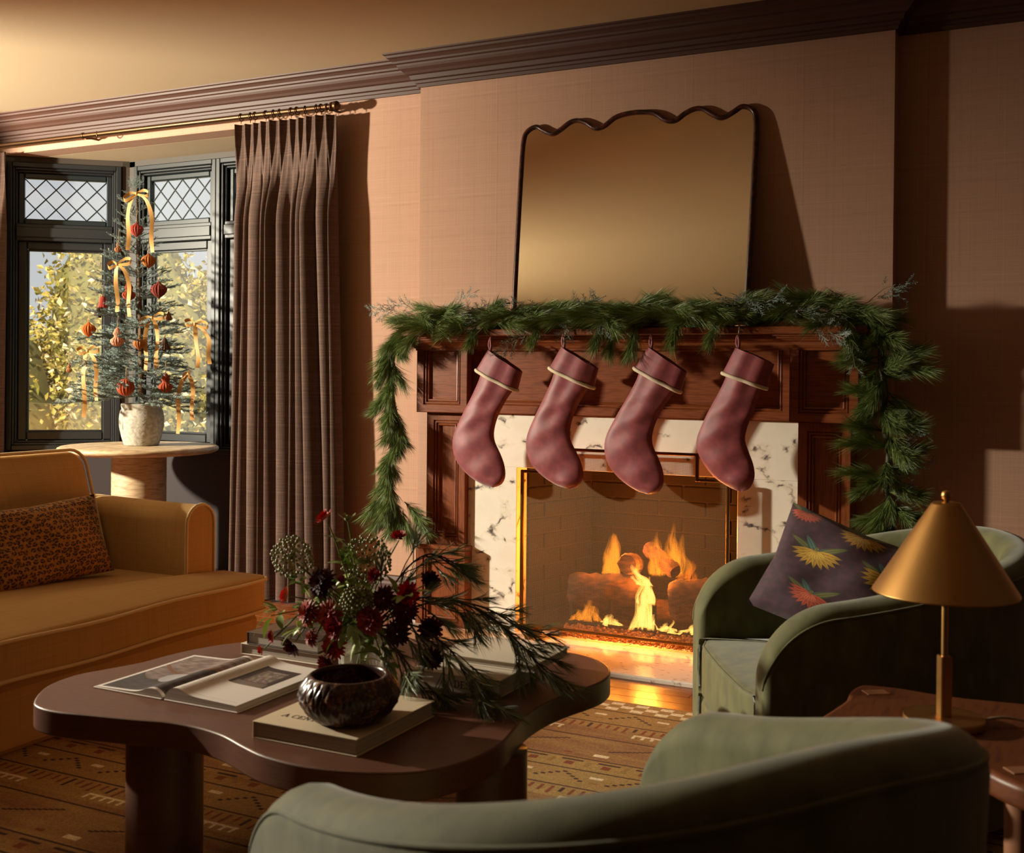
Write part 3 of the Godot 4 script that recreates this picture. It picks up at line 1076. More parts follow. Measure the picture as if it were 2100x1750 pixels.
	for q in fl:
		var first: Array = q[2][0]
		var base := Vector3((first[0] + first[1]) * 0.5, first[2], first[5])
		var t := thing("flame", q[0], "flame", base)
		for w in q[2]:
			mb = MB.new()
			for wi in int(w[6]):
				var u := (wi + rng.randf()) / float(w[6])
				var hgt: float = (w[4] - w[2]) * rng.randf_range(0.55, 1.0) * (1.0 - 0.45 * absf(u * 2.0 - 1.0))
				var a := Vector3(lerpf(w[0], w[1], u), w[2], w[5] + rng.randf_range(-0.03, 0.03)) - base
				var b := Vector3(lerpf(a.x + base.x, w[3], 0.75) - base.x, a.y + hgt, a.z + rng.randf_range(-0.02, 0.02))
				var yaw := rng.randf_range(-0.9, 0.9)
				var side := Vector3(cos(yaw), 0, sin(yaw))
				var wd := rng.randf_range(0.012, 0.026) + 0.05 * hgt
				var ph := rng.randf() * 6.0
				var rows: Array = []
				for j in 17:
					var v := 1.0 - j / 16.0
					var c := a.lerp(b, v) + Vector3(0.010 * sin(v * 6.0 + ph) * v, 0, 0.012 * sin(v * 5.0 + ph * 1.7))
					var ww := wd * (0.55 + 0.9 * v) * pow(1.0 - v, 0.55) + 0.001
					var row := PackedVector3Array()
					for m in 7:
						var s := m / 3.0 - 1.0
						row.append(c + side * s * ww + Vector3(-side.z, 0, side.x) * (s * s * ww * 0.45))
					rows.append(row)
				mb.grid(rows, false, Vector3.BACK, true)
			put("tongue", mb, fm[q[1]], t)
	for p in [[Vector3(0.06, 0.28, -0.04), 0.4], [Vector3(-0.13, 0.42, -0.12), 0.38], [Vector3(0.12, 0.46, -0.12), 0.38]]:
		var l := OmniLight3D.new()
		l.name = "fire_glow"
		l.position = p[0]
		l.light_color = Color(1.0, 0.58, 0.20)
		l.light_energy = p[1]
		l.light_size = 0.05
		l.omni_range = 8.0
		l.omni_attenuation = 2.0
		l.shadow_enabled = true
		add_child(l, true)

# ------------------------------------------------------------------ upholstery helpers
# soft block from a plan outline: rounded edges and a domed top
func soft(mb: MB, poly: PackedVector2Array, y0: float, y1: float, r: float, puff: float, bs := Basis.IDENTITY, o := Vector3.ZERO) -> void:
	var m := poly.size()
	var area := 0.0
	var mid := Vector2.ZERO
	for k in m:
		area += poly[k].cross(poly[(k + 1) % m])
		mid += poly[k]
	mid /= m
	var sg := 1.0 if area > 0.0 else -1.0
	var rings := [Vector3(1.0, y0, 0.2)]
	for s in 5:
		var a := PI * 0.5 * s / 4
		rings.append(Vector3(r * (1.0 - sin(a)), y0 + r * (1.0 - cos(a)), 0))
	for s in 5:
		var a := PI * 0.5 * s / 4
		rings.append(Vector3(r * (1.0 - cos(a)), y1 - r * (1.0 - sin(a)), 0))
	for s in range(1, 9):
		rings.append(Vector3(r, y1 + puff * (1.0 - pow(1.0 - s / 8.0, 2.0)), s / 8.0))
	var rows: Array = []
	for q in rings:
		var row := PackedVector3Array()
		for k in m:
			var d := (poly[(k + 1) % m] - poly[(k + m - 1) % m]).normalized()
			var nn := Vector2(d.y, -d.x) * sg
			var p: Vector2 = poly[k] - nn * q.x
			if q.x == 1.0:
				p = poly[k].lerp(mid, 0.5)
			elif q.z > 0.0:
				p = p.lerp(mid, q.z * 0.999)
			row.append(o + bs * Vector3(p.x, q.y, p.y))
		rows.append(row)
	mb.grid(rows, true)

func rrect(x0: float, x1: float, z0: float, z1: float, r: float, sub := 5) -> PackedVector2Array:
	var o := PackedVector2Array()
	var cs := [Vector2(x1 - r, z1 - r), Vector2(x0 + r, z1 - r), Vector2(x0 + r, z0 + r), Vector2(x1 - r, z0 + r)]
	for k in 4:
		for s in sub + 1:
			var a := PI * 0.5 * (k + float(s) / sub)
			o.append(cs[k] + Vector2(cos(a), sin(a)) * r)
	# points along the long sides keep the dome even
	var d := PackedVector2Array()
	for k in o.size():
		var a := o[k]
		var b := o[(k + 1) % o.size()]
		var c := maxi(1, int(a.distance_to(b) / 0.09))
		for s in c:
			d.append(a.lerp(b, float(s) / c))
	return d

# scatter cushion: two bulging faces meeting in a seam
func cushion(w: float, h: float, th: float, pinch := 0.05) -> MB:
	var mb := MB.new()
	for side in [1.0, -1.0]:
		var rows: Array = []
		for a in 25:
			var v := a / 12.0 - 1.0
			var row := PackedVector3Array()
			for b in 25:
				var u := b / 12.0 - 1.0
				var k := pow(maxf(0.0, (1.0 - u * u) * (1.0 - v * v)), 0.42)
				var ed := 1.0 - pinch * (1.0 - absf(u * v)) * maxf(absf(u), absf(v)) ** 3.0
				var wr := 0.012 * sin(u * 5.0 + v * 3.0) * k + 0.006 * sin(u * 11.0 - v * 7.0) * k
				row.append(Vector3(u * w * 0.5 * ed, v * h * 0.5 * ed, side * (th * 0.5 * k + wr * 0.6)))
			rows.append(row)
		mb.grid(rows, false, Vector3(0, 0, side), true)
	return mb

func furniture() -> void:
	fabrics()
	sofa()
	tables()
	rug()
	tub_chairs()
	side_table_and_lamp()
	curtains()

func fabrics() -> void:
	var lin := mat("mustard_linen", Color(1, 1, 1), 0.9)
	tri_tex(lin, itex(weave(256, Color(0.72, 0.57, 0.34), Color(0.78, 0.64, 0.41), Color(0.64, 0.49, 0.27), 0.7, 12)), Vector3.ONE * 3.4)
	lin.rim_enabled = true
	lin.rim = 0.15
	var pip := mat("cream_piping", Color(0.84, 0.74, 0.56), 0.85)
	pip.rim_enabled = true
	pip.rim = 0.2
	var vt := ntex(noise(0.012, FastNoiseLite.TYPE_SIMPLEX_SMOOTH, 4, 23), ramp([0.0, Color(0.30, 0.295, 0.14), 0.5, Color(0.365, 0.36, 0.185), 1.0, Color(0.43, 0.42, 0.23)]), 512)
	var gv := mat("green_velvet", Color(1, 1, 1), 0.78)
	tri_tex(gv, vt, Vector3(2.2, 1.0, 2.2), false)
	gv.rim_enabled = true
	gv.rim = 0.7
	gv.rim_tint = 0.6
	var cur := mat("curtain_cloth", Color(1, 1, 1), 0.85)
	tri_tex(cur, itex(weave(512, Color(0.31, 0.215, 0.17), Color(0.52, 0.39, 0.31), Color(0.17, 0.11, 0.085), 1.0, 31, 0.5)), Vector3(3.6, 3.0, 3.6))
	cur.rim_enabled = true
	cur.rim = 0.15
	var tr := mat("travertine", Color(1, 1, 1), 0.55)
	tri_tex(tr, ntex(noise(0.02, FastNoiseLite.TYPE_SIMPLEX_SMOOTH, 5, 41), ramp([0.0, Color(0.55, 0.45, 0.33), 0.4, Color(0.68, 0.57, 0.43), 0.65, Color(0.75, 0.65, 0.51), 1.0, Color(0.60, 0.49, 0.36)]), 512), Vector3(0.9, 6.0, 0.9))
	var wt := mat("walnut_table", Color(1, 1, 1), 0.42)
	tri_tex(wt, ntex(noise(0.02, FastNoiseLite.TYPE_SIMPLEX_SMOOTH, 5, 44), ramp([0.0, Color(0.33, 0.20, 0.15), 0.5, Color(0.40, 0.25, 0.185), 1.0, Color(0.36, 0.215, 0.155)]), 512), Vector3(0.8, 8.0, 5.0))
	wt.clearcoat_enabled = true
	wt.clearcoat = 0.12
	wt.clearcoat_roughness = 0.35
	var ot := mat("oak_table", Color(1, 1, 1), 0.42)
	tri_tex(ot, ntex(noise(0.02, FastNoiseLite.TYPE_SIMPLEX_SMOOTH, 5, 47), ramp([0.0, Color(0.33, 0.165, 0.085), 0.5, Color(0.47, 0.26, 0.14), 1.0, Color(0.39, 0.205, 0.105)]), 512), Vector3(5.0, 8.0, 0.9))
	mat("pale_oak", Color(0.62, 0.42, 0.30), 0.45)

func sofa() -> void:
	var at := Vector3(-1.65, 0, 2.35)
	var off := Transform3D(Basis.IDENTITY, -at)
	var t := thing("sofa", "mustard linen slipcovered sofa with cream piping along its cushions", "sofa", at)
	var lin: Material = M["mustard_linen"]
	var pip: Material = M["cream_piping"]
	var mb := MB.new()
	mb.mbox(Vector3(-2.28, 0.012, 1.08), Vector3(-1.098, 0.222, 3.75), 0.02)
	put("skirt", mb, lin, t, off)
	mb = MB.new()
	soft(mb, rrect(-2.30, -2.06, 1.08, 3.75, 0.05), 0.05, 0.74, 0.05, 0.01)
	put("back_frame", mb, lin, t, off)
	# seat cushion wrapping round the front of the arm
	var seat := PackedVector2Array()
	var cs := [Vector2(-1.075, 1.055), Vector2(-1.075, 3.7), Vector2(-2.04, 3.7), Vector2(-2.04, 1.232), Vector2(-1.318, 1.232), Vector2(-1.318, 1.055)]
	for k in 6:
		var a: Vector2 = cs[k]
		var b: Vector2 = cs[(k + 1) % 6]
		var n := maxi(2, int(a.distance_to(b) / 0.08))
		var r0 := 0.028 if k != 3 else 0.01
		for s in n + 1:
			seat.append(a.move_toward(b, r0).lerp(b.move_toward(a, 0.028), float(s) / n))
	mb = MB.new()
	soft(mb, seat, 0.224, 0.366, 0.022, 0.03)
	var sc := put("seat_cushion", mb, lin, t, off)
	for y in [0.352, 0.236]:
		var pts := []
		for p in seat:
			pts.append(Vector3(p.x + (0.004 if p.x > -1.2 else 0.0), y + 0.004 * sin(p.y * 9.0), p.y - (0.004 if p.y < 1.1 else 0.0)))
		pts.append(pts[0])
		mb = MB.new()
		mb.tube(pts, 0.0065, 8)
		put("piping", mb, pip, sc)
	# arm: upright with a rounded top
	var rows: Array = []
	for k in 10:
		var x := -2.28 + 0.94 * k / 9.0
		var top := 0.628 + 0.03 * pow(1.0 - k / 9.0, 2.0)
		var row := PackedVector3Array()
		row.append(Vector3(x, 0.1, 1.072))
		row.append(Vector3(x, 0.35, 1.070))
		for s in 11:
			var a := PI * s / 10.0
			row.append(Vector3(x, top - 0.072 + sin(a) * 0.072, 1.146 - cos(a) * 0.076))
		row.append(Vector3(x, 0.35, 1.224))
		row.append(Vector3(x, 0.1, 1.222))
		rows.append(row)
	mb = MB.new()
	mb.grid(rows, false)
	var face: PackedVector3Array = rows[9]
	var flat := PackedVector2Array()
	for p in face:
		flat.append(Vector2(p.z, p.y))
	mb.fill(flat, func(p): return Vector3(-1.338, p.y, p.x), Vector3.RIGHT)
	var arm := put("arm", mb, lin, t, off)
	var pp := []
	for p in face:
		pp.append(Vector3(p.x + 0.002, p.y, p.z))
	mb = MB.new()
	mb.tube(pp, 0.0065, 8)
	put("piping", mb, pip, arm)
	# back cushion leaning on the frame
	var th := deg_to_rad(17.0)
	var bs := Basis(Vector3(0, 0, 1), Vector3(cos(th), sin(th), 0), Vector3(-sin(th), cos(th), 0))
	var o := Vector3(-1.72, 0.375, 1.245)
	for k in 2:
		var w := 1.16
		var oo := o + Vector3(0, 0, k * 1.17)
		var out := rrect(0.0, w, 0.0, 0.475, 0.07)
		mb = MB.new()
		soft(mb, out, -0.17, 0.0, 0.03, 0.035, bs, oo)
		var bc := put("back_cushion", mb, lin, t, off)
		for side in [0.0, -0.17]:
			var pts := []
			for p in out:
				pts.append(oo + bs * Vector3(p.x, side, p.y))
			pts.append(pts[0])
			mb = MB.new()
			mb.tube(pts, 0.0065, 8)
			put("piping", mb, pip, bc)
	# leopard cushion
	var im := Image.create(512, 320, false, Image.FORMAT_RGB8)
	im.fill(Color(0.62, 0.42, 0.16))
	var r := RandomNumberGenerator.new()
	r.seed = 5
	var nz := noise(0.05, FastNoiseLite.TYPE_SIMPLEX, 2, 6)
	for y in 320:
		for x in 512:
			im.set_pixel(x, y, Color(0.64, 0.44, 0.18) * (1.0 + 0.15 * nz.get_noise_2d(x, y)))
	for gy in 15:
		for gx in 22:
			var cx := gx * 24.0 + 12.0 * (gy % 2) + r.randf_range(-4, 4)
			var cy := gy * 22.0 + r.randf_range(-4, 4)
			var ra := r.randf_range(8.5, 11.0)
			var gap := r.randf() * TAU
			for y in range(int(cy - 13), int(cy + 14)):
				for x in range(int(cx - 13), int(cx + 14)):
					if x < 0 or y < 0 or x >= 512 or y >= 320:
						continue
					var d := Vector2(x - cx, (y - cy) * 1.15)
					var rr := d.length() + 2.6 * nz.get_noise_2d(x * 4.0, y * 4.0)
					var an := absf(angle_difference(d.angle(), gap))
					var an2 := absf(angle_difference(d.angle(), gap + 2.3))
					if rr < ra and rr > ra - 4.6 and an > 0.4 and an2 > 0.3:
						im.set_pixel(x, y, Color(0.075, 0.035, 0.02))
					elif rr <= ra - 4.6:
						im.set_pixel(x, y, Color(0.50, 0.31, 0.10))
	var leo := mat("leopard_cloth", Color(1, 1, 1), 0.8)
	leo.albedo_texture = itex(im)
	leo.rim_enabled = true
	leo.rim = 0.2
	var lp := thing("leopard_cushion", "small leopard print lumbar cushion propped on the mustard sofa", "cushion", Vector3(-1.585, 0.392, 1.66))
	lp.transform = Transform3D(Basis(Vector3(0.10, 0.0, -0.995), Vector3(-0.34, 0.94, -0.03), Vector3(0.94, 0.34, 0.09)).orthonormalized() * Basis(Vector3.BACK, 0.05), Vector3(-1.575, 0.392, 1.66))
	put("cover", cushion(0.56, 0.30, 0.13, 0.06), leo, lp, Transform3D(Basis.IDENTITY, Vector3(0, 0.135, 0)))

func tables() -> void:
	# round pedestal table in the bay
	var t := thing("pedestal_table", "round travertine pedestal table standing in the bay window", "table", Vector3(-2.87, 0, -0.075))
	var mb := MB.new()
	mb.lathe(Vector3.ZERO, [Vector2(0.0, 0.694), Vector2(0.36, 0.694), Vector2(0.395, 0.698), Vector2(0.415, 0.706), Vector2(0.421, 0.716), Vector2(0.418, 0.727), Vector2(0.405, 0.7335), Vector2(0.38, 0.735), Vector2(0.0, 0.735)], 72)
	put("tabletop", mb, M["travertine"], t)
	mb = MB.new()
	mb.lathe(Vector3.ZERO, [Vector2(0.0, 0.0), Vector2(0.149, 0.0), Vector2(0.150, 0.004), Vector2(0.143, 0.35), Vector2(0.144, 0.694), Vector2(0.0, 0.694)], 48)
	put("pedestal", mb, M["travertine"], t)
	# low table with a lobed top
	var o := smooth(pv([-0.46, 2.678, -0.53, 2.58, -0.548, 2.474, -0.522, 2.39, -0.495, 2.30, -0.485, 2.19, -0.455, 2.08, -0.40, 1.99, -0.28, 1.87, -0.08, 1.76, 0.15, 1.70, 0.322, 1.682, 0.404, 1.668, 0.473, 1.672, 0.538, 1.697, 0.588, 1.739, 0.622, 1.793, 0.641, 1.857, 0.640, 1.93, 0.612, 2.04, 0.597, 2.14, 0.600, 2.25, 0.622, 2.357, 0.637, 2.45, 0.624, 2.57, 0.572, 2.665, 0.463, 2.724, 0.355, 2.742, 0.256, 2.733, 0.178, 2.706, 0.092, 2.670, 0.01, 2.654, -0.06, 2.657, -0.136, 2.676, -0.243, 2.699, -0.33, 2.716, -0.405, 2.712]), 4)
	var at := Vector3(0.1, 0.0, 2.2)
	t = thing("coffee_table", "low dark walnut coffee table with a curvy cloud-shaped top", "coffee table", at)
	mb = MB.new()
	mb.slab(o, 0.322, 0.380, 0.005, 3)
	put("tabletop", mb, M["walnut_table"], t, Transform3D(Basis.IDENTITY, -at))
	for p in [[-0.165, 2.565, 0.086], [0.555, 2.325, 0.078], [0.02, 1.98, 0.085]]:
		mb = MB.new()
		mb.lathe(Vector3(p[0], 0, p[1]) - at, [Vector2(0.0, 0.012), Vector2(p[2] - 0.004, 0.012), Vector2(p[2], 0.018), Vector2(p[2], 0.322), Vector2(0.0, 0.322)], 40)
		put("leg", mb, M["walnut_table"], t)

func rug() -> void:
	# woven pattern: bands of checks, combs and small motifs on an ochre-brown field
	var w := 1024
	var h := 1024
	var im := Image.create(w, h, false, Image.FORMAT_RGB8)
	var r := RandomNumberGenerator.new()
	r.seed = 19
	var field := [Color(0.60, 0.46, 0.25), Color(0.52, 0.35, 0.21), Color(0.62, 0.50, 0.28), Color(0.50, 0.33, 0.20)]
	var nz := noise(0.02, FastNoiseLite.TYPE_SIMPLEX, 3, 77)
	for y in h:
		for x in w:
			var k := clampf(nz.get_noise_2d(x * 0.3, y * 2.0) * 0.8 + 0.5, 0.0, 1.0)
			im.set_pixel(x, y, (field[0] as Color).lerp(field[(y / 90) % 4], k))
	var white := Color(0.86, 0.79, 0.65)
	var dark := Color(0.20, 0.10, 0.09)
	var rust := Color(0.47, 0.22, 0.10)
	var gold := Color(0.55, 0.42, 0.20)
	# checked border along the edge nearest the hearth
	for row in 3:
		for x in range(0, w, 26):
			im.fill_rect(Rect2i(x + 13 * (row % 2), 4 + row * 9, 13, 8), white)
	var y := 34
	var kind := 0
	while y < h - 40:
		im.fill_rect(Rect2i(0, y, w, 2), dark)
		if kind % 4 == 0:
			for x in range(0, w, 64):
				for s in 9:
					im.fill_rect(Rect2i(x + s * 5, y + 8 + absi(s - 4) * 4, 4, 3), dark)
				im.fill_rect(Rect2i(x + 46, y + 12, 12, 5), white)
				im.fill_rect(Rect2i(x + 50, y + 24, 8, 4), gold)
			y += 40
		elif kind % 4 == 1:
			for x in range(0, w, 9):
				im.fill_rect(Rect2i(x, y + 5, 3, 10 + (x / 9) % 3 * 3), rust if (x / 9) % 5 else dark)
			for x in range(20, w, 110):
				im.fill_rect(Rect2i(x, y + 22, 40, 3), white)
				for s in 5:
					im.fill_rect(Rect2i(x + s * 9, y + 22, 3, 10), white)
			y += 44
		elif kind % 4 == 2:
			for x in range(0, w, 90):
				for s in 12:
					im.fill_rect(Rect2i(x + s * 4, y + 10 + s * 2, 5, 2), gold)
					im.fill_rect(Rect2i(x + 90 - s * 4, y + 10 + s * 2, 5, 2), dark)
				im.fill_rect(Rect2i(x + 38, y + 44, 14, 6), white)
				im.fill_rect(Rect2i(x + 10, y + 46, 8, 4), rust)
			y += 58
		else:
			for x in range(0, w, 34):
				im.fill_rect(Rect2i(x, y + 6, 20, 3), dark)
				im.fill_rect(Rect2i(x + 6, y + 12, 8, 8), rust)
				im.fill_rect(Rect2i(x + 24, y + 8, 5, 12), gold)
			y += 28
		kind += 1
	for yy in h:
		for x in w:
			var c := im.get_pixel(x, yy)
			im.set_pixel(x, yy, c * (0.86 + 0.28 * r.randf()))
	var rm := mat("rug_wool", Color(1, 1, 1), 0.95)
	rm.albedo_texture = itex(im)
	rm.heightmap_enabled = false
	var rib := Image.create(256, 256, false, Image.FORMAT_RGB8)
	for yy in 256:
		for x in 256:
			var g := 0.5 + 0.28 * sin(yy * TAU * 24.0 / 256.0) * (0.6 + 0.4 * sin(x * TAU * 40.0 / 256.0 + (yy / 11) * PI)) + r.randf_range(-0.12, 0.12)
			rib.set_pixel(x, yy, Color(g, g, g))
	rm.detail_enabled = true
	rm.detail_blend_mode = BaseMaterial3D.BLEND_MODE_MUL
	rm.detail_uv_layer = BaseMaterial3D.DETAIL_UV_1
	var x0 := -1.85
	var x1 := 2.5
	var z0 := 0.853
	var z1 := 4.3
	var mb := MB.new()
	var rows: Array = []
	mb.quad_uv(Vector3(x0, 0.012, z1), Vector3(x1, 0.012, z1), Vector3(x1, 0.012, z0), Vector3(x0, 0.012, z0), Vector3.UP)
	for q in [[Vector3(x0, 0.0005, z0), Vector3(x1, 0.0005, z0), Vector3(0, 0, -1)], [Vector3(x0, 0.0005, z1), Vector3(x1, 0.0005, z1), Vector3(0, 0, 1)], [Vector3(x0, 0.0005, z0), Vector3(x0, 0.0005, z1), Vector3(-1, 0, 0)], [Vector3(x1, 0.0005, z0), Vector3(x1, 0.0005, z1), Vector3(1, 0, 0)]]:
		mb.quad(q[0], q[1], q[1] + Vector3(0, 0.0115, 0), q[0] + Vector3(0, 0.0115, 0), q[2])
	rm.heightmap_enabled = true
	rm.heightmap_texture = itex(rib)
	rm.heightmap_scale = 0.25
	rm.detail_enabled = false
	# the weave repeats finely: relief on world axes through a second, tiled material would change the print, so the print itself is tiled twice across
	rm.uv1_scale = Vector3(1.25, 1.0, 1)
	tag(put("rug", mb, rm), "flat woven ochre and brown kilim rug with white checked border under the coffee table", "rug")

# ------------------------------------------------------------------ tub chairs
func tub_chair(called: String, label: String, at: Vector3, turn: float, W: float, D: float, ha: float, hb: float) -> Node3D:
	var t := thing(called, label, "armchair", at, turn, "matching green tub chairs")
	var vel: Material = M["green_velvet"]
	var th := 0.105
	var a := W / 2.0 - th / 2.0
	var zb := -D / 2.0 + th / 2.0
	var zf := D / 2.0 - 0.02
	var rz := D * 0.5
	var zc := zb + rz
	var pts := PackedVector2Array()
	for k in 22:
		pts.append(Vector2(-a, zf + (zc - zf) * pow(k / 22.0, 1.6)))
	for k in 41:
		var ph := PI * (1.0 - k / 40.0)
		var e := 2.0 / 2.6
		pts.append(Vector2(a * signf(cos(ph)) * pow(absf(cos(ph)), e), zc - rz * pow(absf(sin(ph)), e)))
	for k in range(1, 23):
		pts.append(Vector2(a, zc + (zf - zc) * (1.0 - pow(1.0 - k / 22.0, 1.6))))
	var cnt := pts.size()
	var L := PackedFloat32Array([0.0])
	for k in range(1, cnt):
		L.append(L[k - 1] + pts[k].distance_to(pts[k - 1]))
	var tot := L[cnt - 1]
	var rows: Array = []
	var seam := []
	var R := 0.17
	for k in cnt:
		var d := (pts[mini(k + 1, cnt - 1)] - pts[maxi(k - 1, 0)]).normalized()
		var nn := Vector2(d.y, -d.x)
		if nn.dot(pts[k] - Vector2(0, 0.05)) < 0.0:
			nn = -nn
		if k < 8:
			nn = Vector2(-1, 0)
		elif k > cnt - 9:
			nn = Vector2(1, 0)
		var from_end := minf(L[k], tot - L[k])
		var u := 1.0 - absf(2.0 * L[k] / tot - 1.0)
		var h := ha + (hb - ha) * u * u * (3.0 - 2.0 * u)
		if from_end < R:
			h = h - R + sqrt(maxf(0.0, R * R - (R - from_end) * (R - from_end)))
		var half := th * 0.5
		if from_end < 0.03:
			half *= 0.62 + 0.38 * sqrt(maxf(0.0, 1.0 - pow(1.0 - from_end / 0.03, 2.0)))
		var taper := 0.045 * u
		var row := PackedVector3Array()
		var sec := [Vector2(half - taper - 0.012, 0.05), Vector2(half - taper - 0.004, 0.065), Vector2(half - taper * 0.66, 0.22), Vector2(half - taper * 0.3, h * 0.62)]
		for s in 9:
			var an := PI * s / 8.0
			sec.append(Vector2(cos(an) * half, h - half + sin(an) * half * 0.95))
		sec.append_array([Vector2(-half, h * 0.62), Vector2(-half, 0.34), Vector2(-half, 0.14), Vector2(-half + 0.02, 0.05)])
		for q in sec:
			var p: Vector2 = pts[k] + nn * q.x
			row.append(Vector3(p.x, q.y, p.y))
		rows.append(row)
		var sp := pts[k] + nn * (half * 0.90 + 0.001)
		seam.append(Vector3(sp.x, h - half * 0.62, sp.y))
	var mb := MB.new()
	mb.grid(rows, true)
	for e in [0, cnt - 1]:
		var row: PackedVector3Array = rows[e]
		var flat := PackedVector2Array()
		for p in row:
			flat.append(Vector2(p.x, p.y))
		var zz := row[0].z
		mb.fill(flat, func(p): return Vector3(p.x, p.y, zz), Vector3.BACK)
	put("shell", mb, vel, t)
	mb = MB.new()
	mb.tube(seam, 0.0035, 6)
	put("seam_welt", mb, vel, t)
	# base and cushion inside the shell
	var ins := PackedVector2Array()
	for k in cnt:
		var q := pts[k]
		var s := Vector2(a - th * 0.5 + 0.008, 0)
		ins.append(Vector2(q.x * s.x / a, minf(zc - (zc - q.y) * (1.0 - th * 0.5 / rz), zf + 0.005)))
	ins[0].y = zf - 0.02
	ins[cnt - 1].y = zf - 0.02
	ins[1].y = zf + 0.0
	ins[cnt - 2].y = zf + 0.0
	var front := PackedVector2Array()
	for k in range(1, 8):
		front.append(Vector2((a - th * 0.5) * (1.0 - k / 4.0), zf + 0.004 + 0.012 * sin(PI * k / 8.0)))
	ins.append_array(front)
	mb = MB.new()
	soft(mb, ins, 0.215, 0.375, 0.022, 0.03)
	var sc := put("seat_cushion", mb, vel, t)
	mb = MB.new()
	var wp := []
	for k in range(cnt - 1, ins.size()):
		wp.append(Vector3(ins[k].x, 0.366, ins[k].y - 0.004))
	wp.append(Vector3(ins[0].x, 0.366, ins[0].y - 0.004))
	mb.tube(wp, 0.0035, 6)
	put("piping", mb, vel, sc)
	mb = MB.new()
	soft(mb, ins, 0.05, 0.213, 0.012, 0.0)
	put("base", mb, vel, t)
	mb = MB.new()
	mb.lathe(Vector3(0, 0.012, 0), [Vector2(0, 0), Vector2(0.26, 0.0), Vector2(0.26, 0.04), Vector2(0, 0.04)], 32)
	put("swivel_foot", mb, M["iron"], t)
	return t

func tub_chairs() -> void:
	tub_chair("tub_chair", "green velvet tub chair by the hearth holding the floral cushion", Vector3(1.198, 0.0, 1.374), deg_to_rad(-60.4), 0.807, 0.824, 0.60, 0.737)
	tub_chair("tub_chair", "green velvet tub chair in front, seen from behind beside the coffee table", Vector3(1.185, 0.0, 3.145), deg_to_rad(-124.0), 0.79, 0.835, 0.588, 0.775)
	# floral cushion
	var im := Image.create(512, 512, false, Image.FORMAT_RGB8)
	var nz := noise(0.02, FastNoiseLite.TYPE_SIMPLEX, 3, 3)
	for y in 512:
		for x in 512:
			im.set_pixel(x, y, Color(0.235, 0.115, 0.165) * (1.0 + 0.25 * nz.get_noise_2d(x, y)))
	var teal := Color(0.30, 0.42, 0.38)
	var olive := Color(0.42, 0.42, 0.20)
	var fl := [[Vector2(190, 120), 78.0, Color(0.74, 0.29, 0.19), Color(0.86, 0.42, 0.28), -0.2], [Vector2(150, 300), 88.0, Color(0.74, 0.56, 0.16), Color(0.84, 0.68, 0.24), 0.15], [Vector2(390, 300), 92.0, Color(0.74, 0.55, 0.15), Color(0.86, 0.70, 0.26), -0.25],
		[Vector2(360, 90), 60.0, Color(0.70, 0.55, 0.22), Color(0.80, 0.66, 0.3), 0.3], [Vector2(260, 450), 80.0, Color(0.72, 0.52, 0.16), Color(0.82, 0.66, 0.24), 0.0], [Vector2(60, 470), 60.0, Color(0.72, 0.30, 0.20), Color(0.84, 0.42, 0.28), 0.2], [Vector2(470, 470), 66.0, Color(0.72, 0.30, 0.20), Color(0.84, 0.42, 0.28), 0.1]]
	for q in fl:
		var c: Vector2 = q[0]
		var s: float = q[1]
		for j in 5:
			leaf_mark(im, c + Vector2(0, s * 0.2), c + Vector2(-s * 1.15 + j * s * 0.55, s * (0.75 + 0.25 * sin(j * 2.0))), s * 0.16, teal if j % 2 else olive, Color(0.16, 0.2, 0.2))
		for j in 11:
			var an: float = q[4] - PI * 0.5 + (j - 5) * 0.30
			leaf_mark(im, c + Vector2(0, s * 0.3), c + Vector2(0, s * 0.3) + Vector2(cos(an), sin(an) * 0.85) * s, s * 0.125, q[2], q[3])
		for j in 7:
			var an: float = q[4] - PI * 0.5 + (j - 3) * 0.26
			leaf_mark(im, c + Vector2(0, s * 0.35), c + Vector2(0, s * 0.35) + Vector2(cos(an), sin(an) * 0.85) * s * 0.62, s * 0.09, q[3], q[2])
	var fm := mat("floral_cloth", Color(1, 1, 1), 0.8)
	fm.albedo_texture = itex(im)
	fm.rim_enabled = true
	fm.rim = 0.3
	var z := (Vector3(0.448, 0, 0.894) * 0.80 - Vector3(0.894, 0, -0.448) * 0.42 + Vector3.UP * 0.36).normalized()
	var y := Vector3(0.894, 0, -0.448) * 0.34 + Vector3.UP * 0.90
	y = (y - z * y.dot(z)).normalized()
	var bs := Basis(y.cross(z), y, z)
	var t := thing("floral_cushion", "purple cushion printed with yellow and coral flowers in the tub chair", "cushion")
	t.transform = Transform3D(bs, Vector3(1.132, 0.573, 1.333))
	put("cover", cushion(0.46, 0.32, 0.14, 0.07), fm, t)

# one pointed petal or leaf painted from a to b
func leaf_mark(im: Image, a: Vector2, b: Vector2, w: float, col: Color, rim: Color) -> void:
	var lo := a.min(b) - Vector2.ONE * w
	var hi := a.max(b) + Vector2.ONE * w
	var d := b - a
	var l := d.length()
	d /= l
	for y in range(maxi(0, int(lo.y)), mini(im.get_height(), int(hi.y) + 1)):
		for x in range(maxi(0, int(lo.x)), mini(im.get_width(), int(hi.x) + 1)):
			var p := Vector2(x, y) - a
			var u := p.dot(d) / l
			if u < 0.0 or u > 1.0:
				continue
			var wd := w * pow(sin(PI * pow(u, 0.8)), 0.8)
			var e := absf(p.cross(d))
			if e < wd:
				im.set_pixel(x, y, col.darkened(0.35) if e < 0.06 * w + 0.6 or e > wd - 1.6 else (col.lerp(rim, 0.6) if e > wd * 0.6 else col))

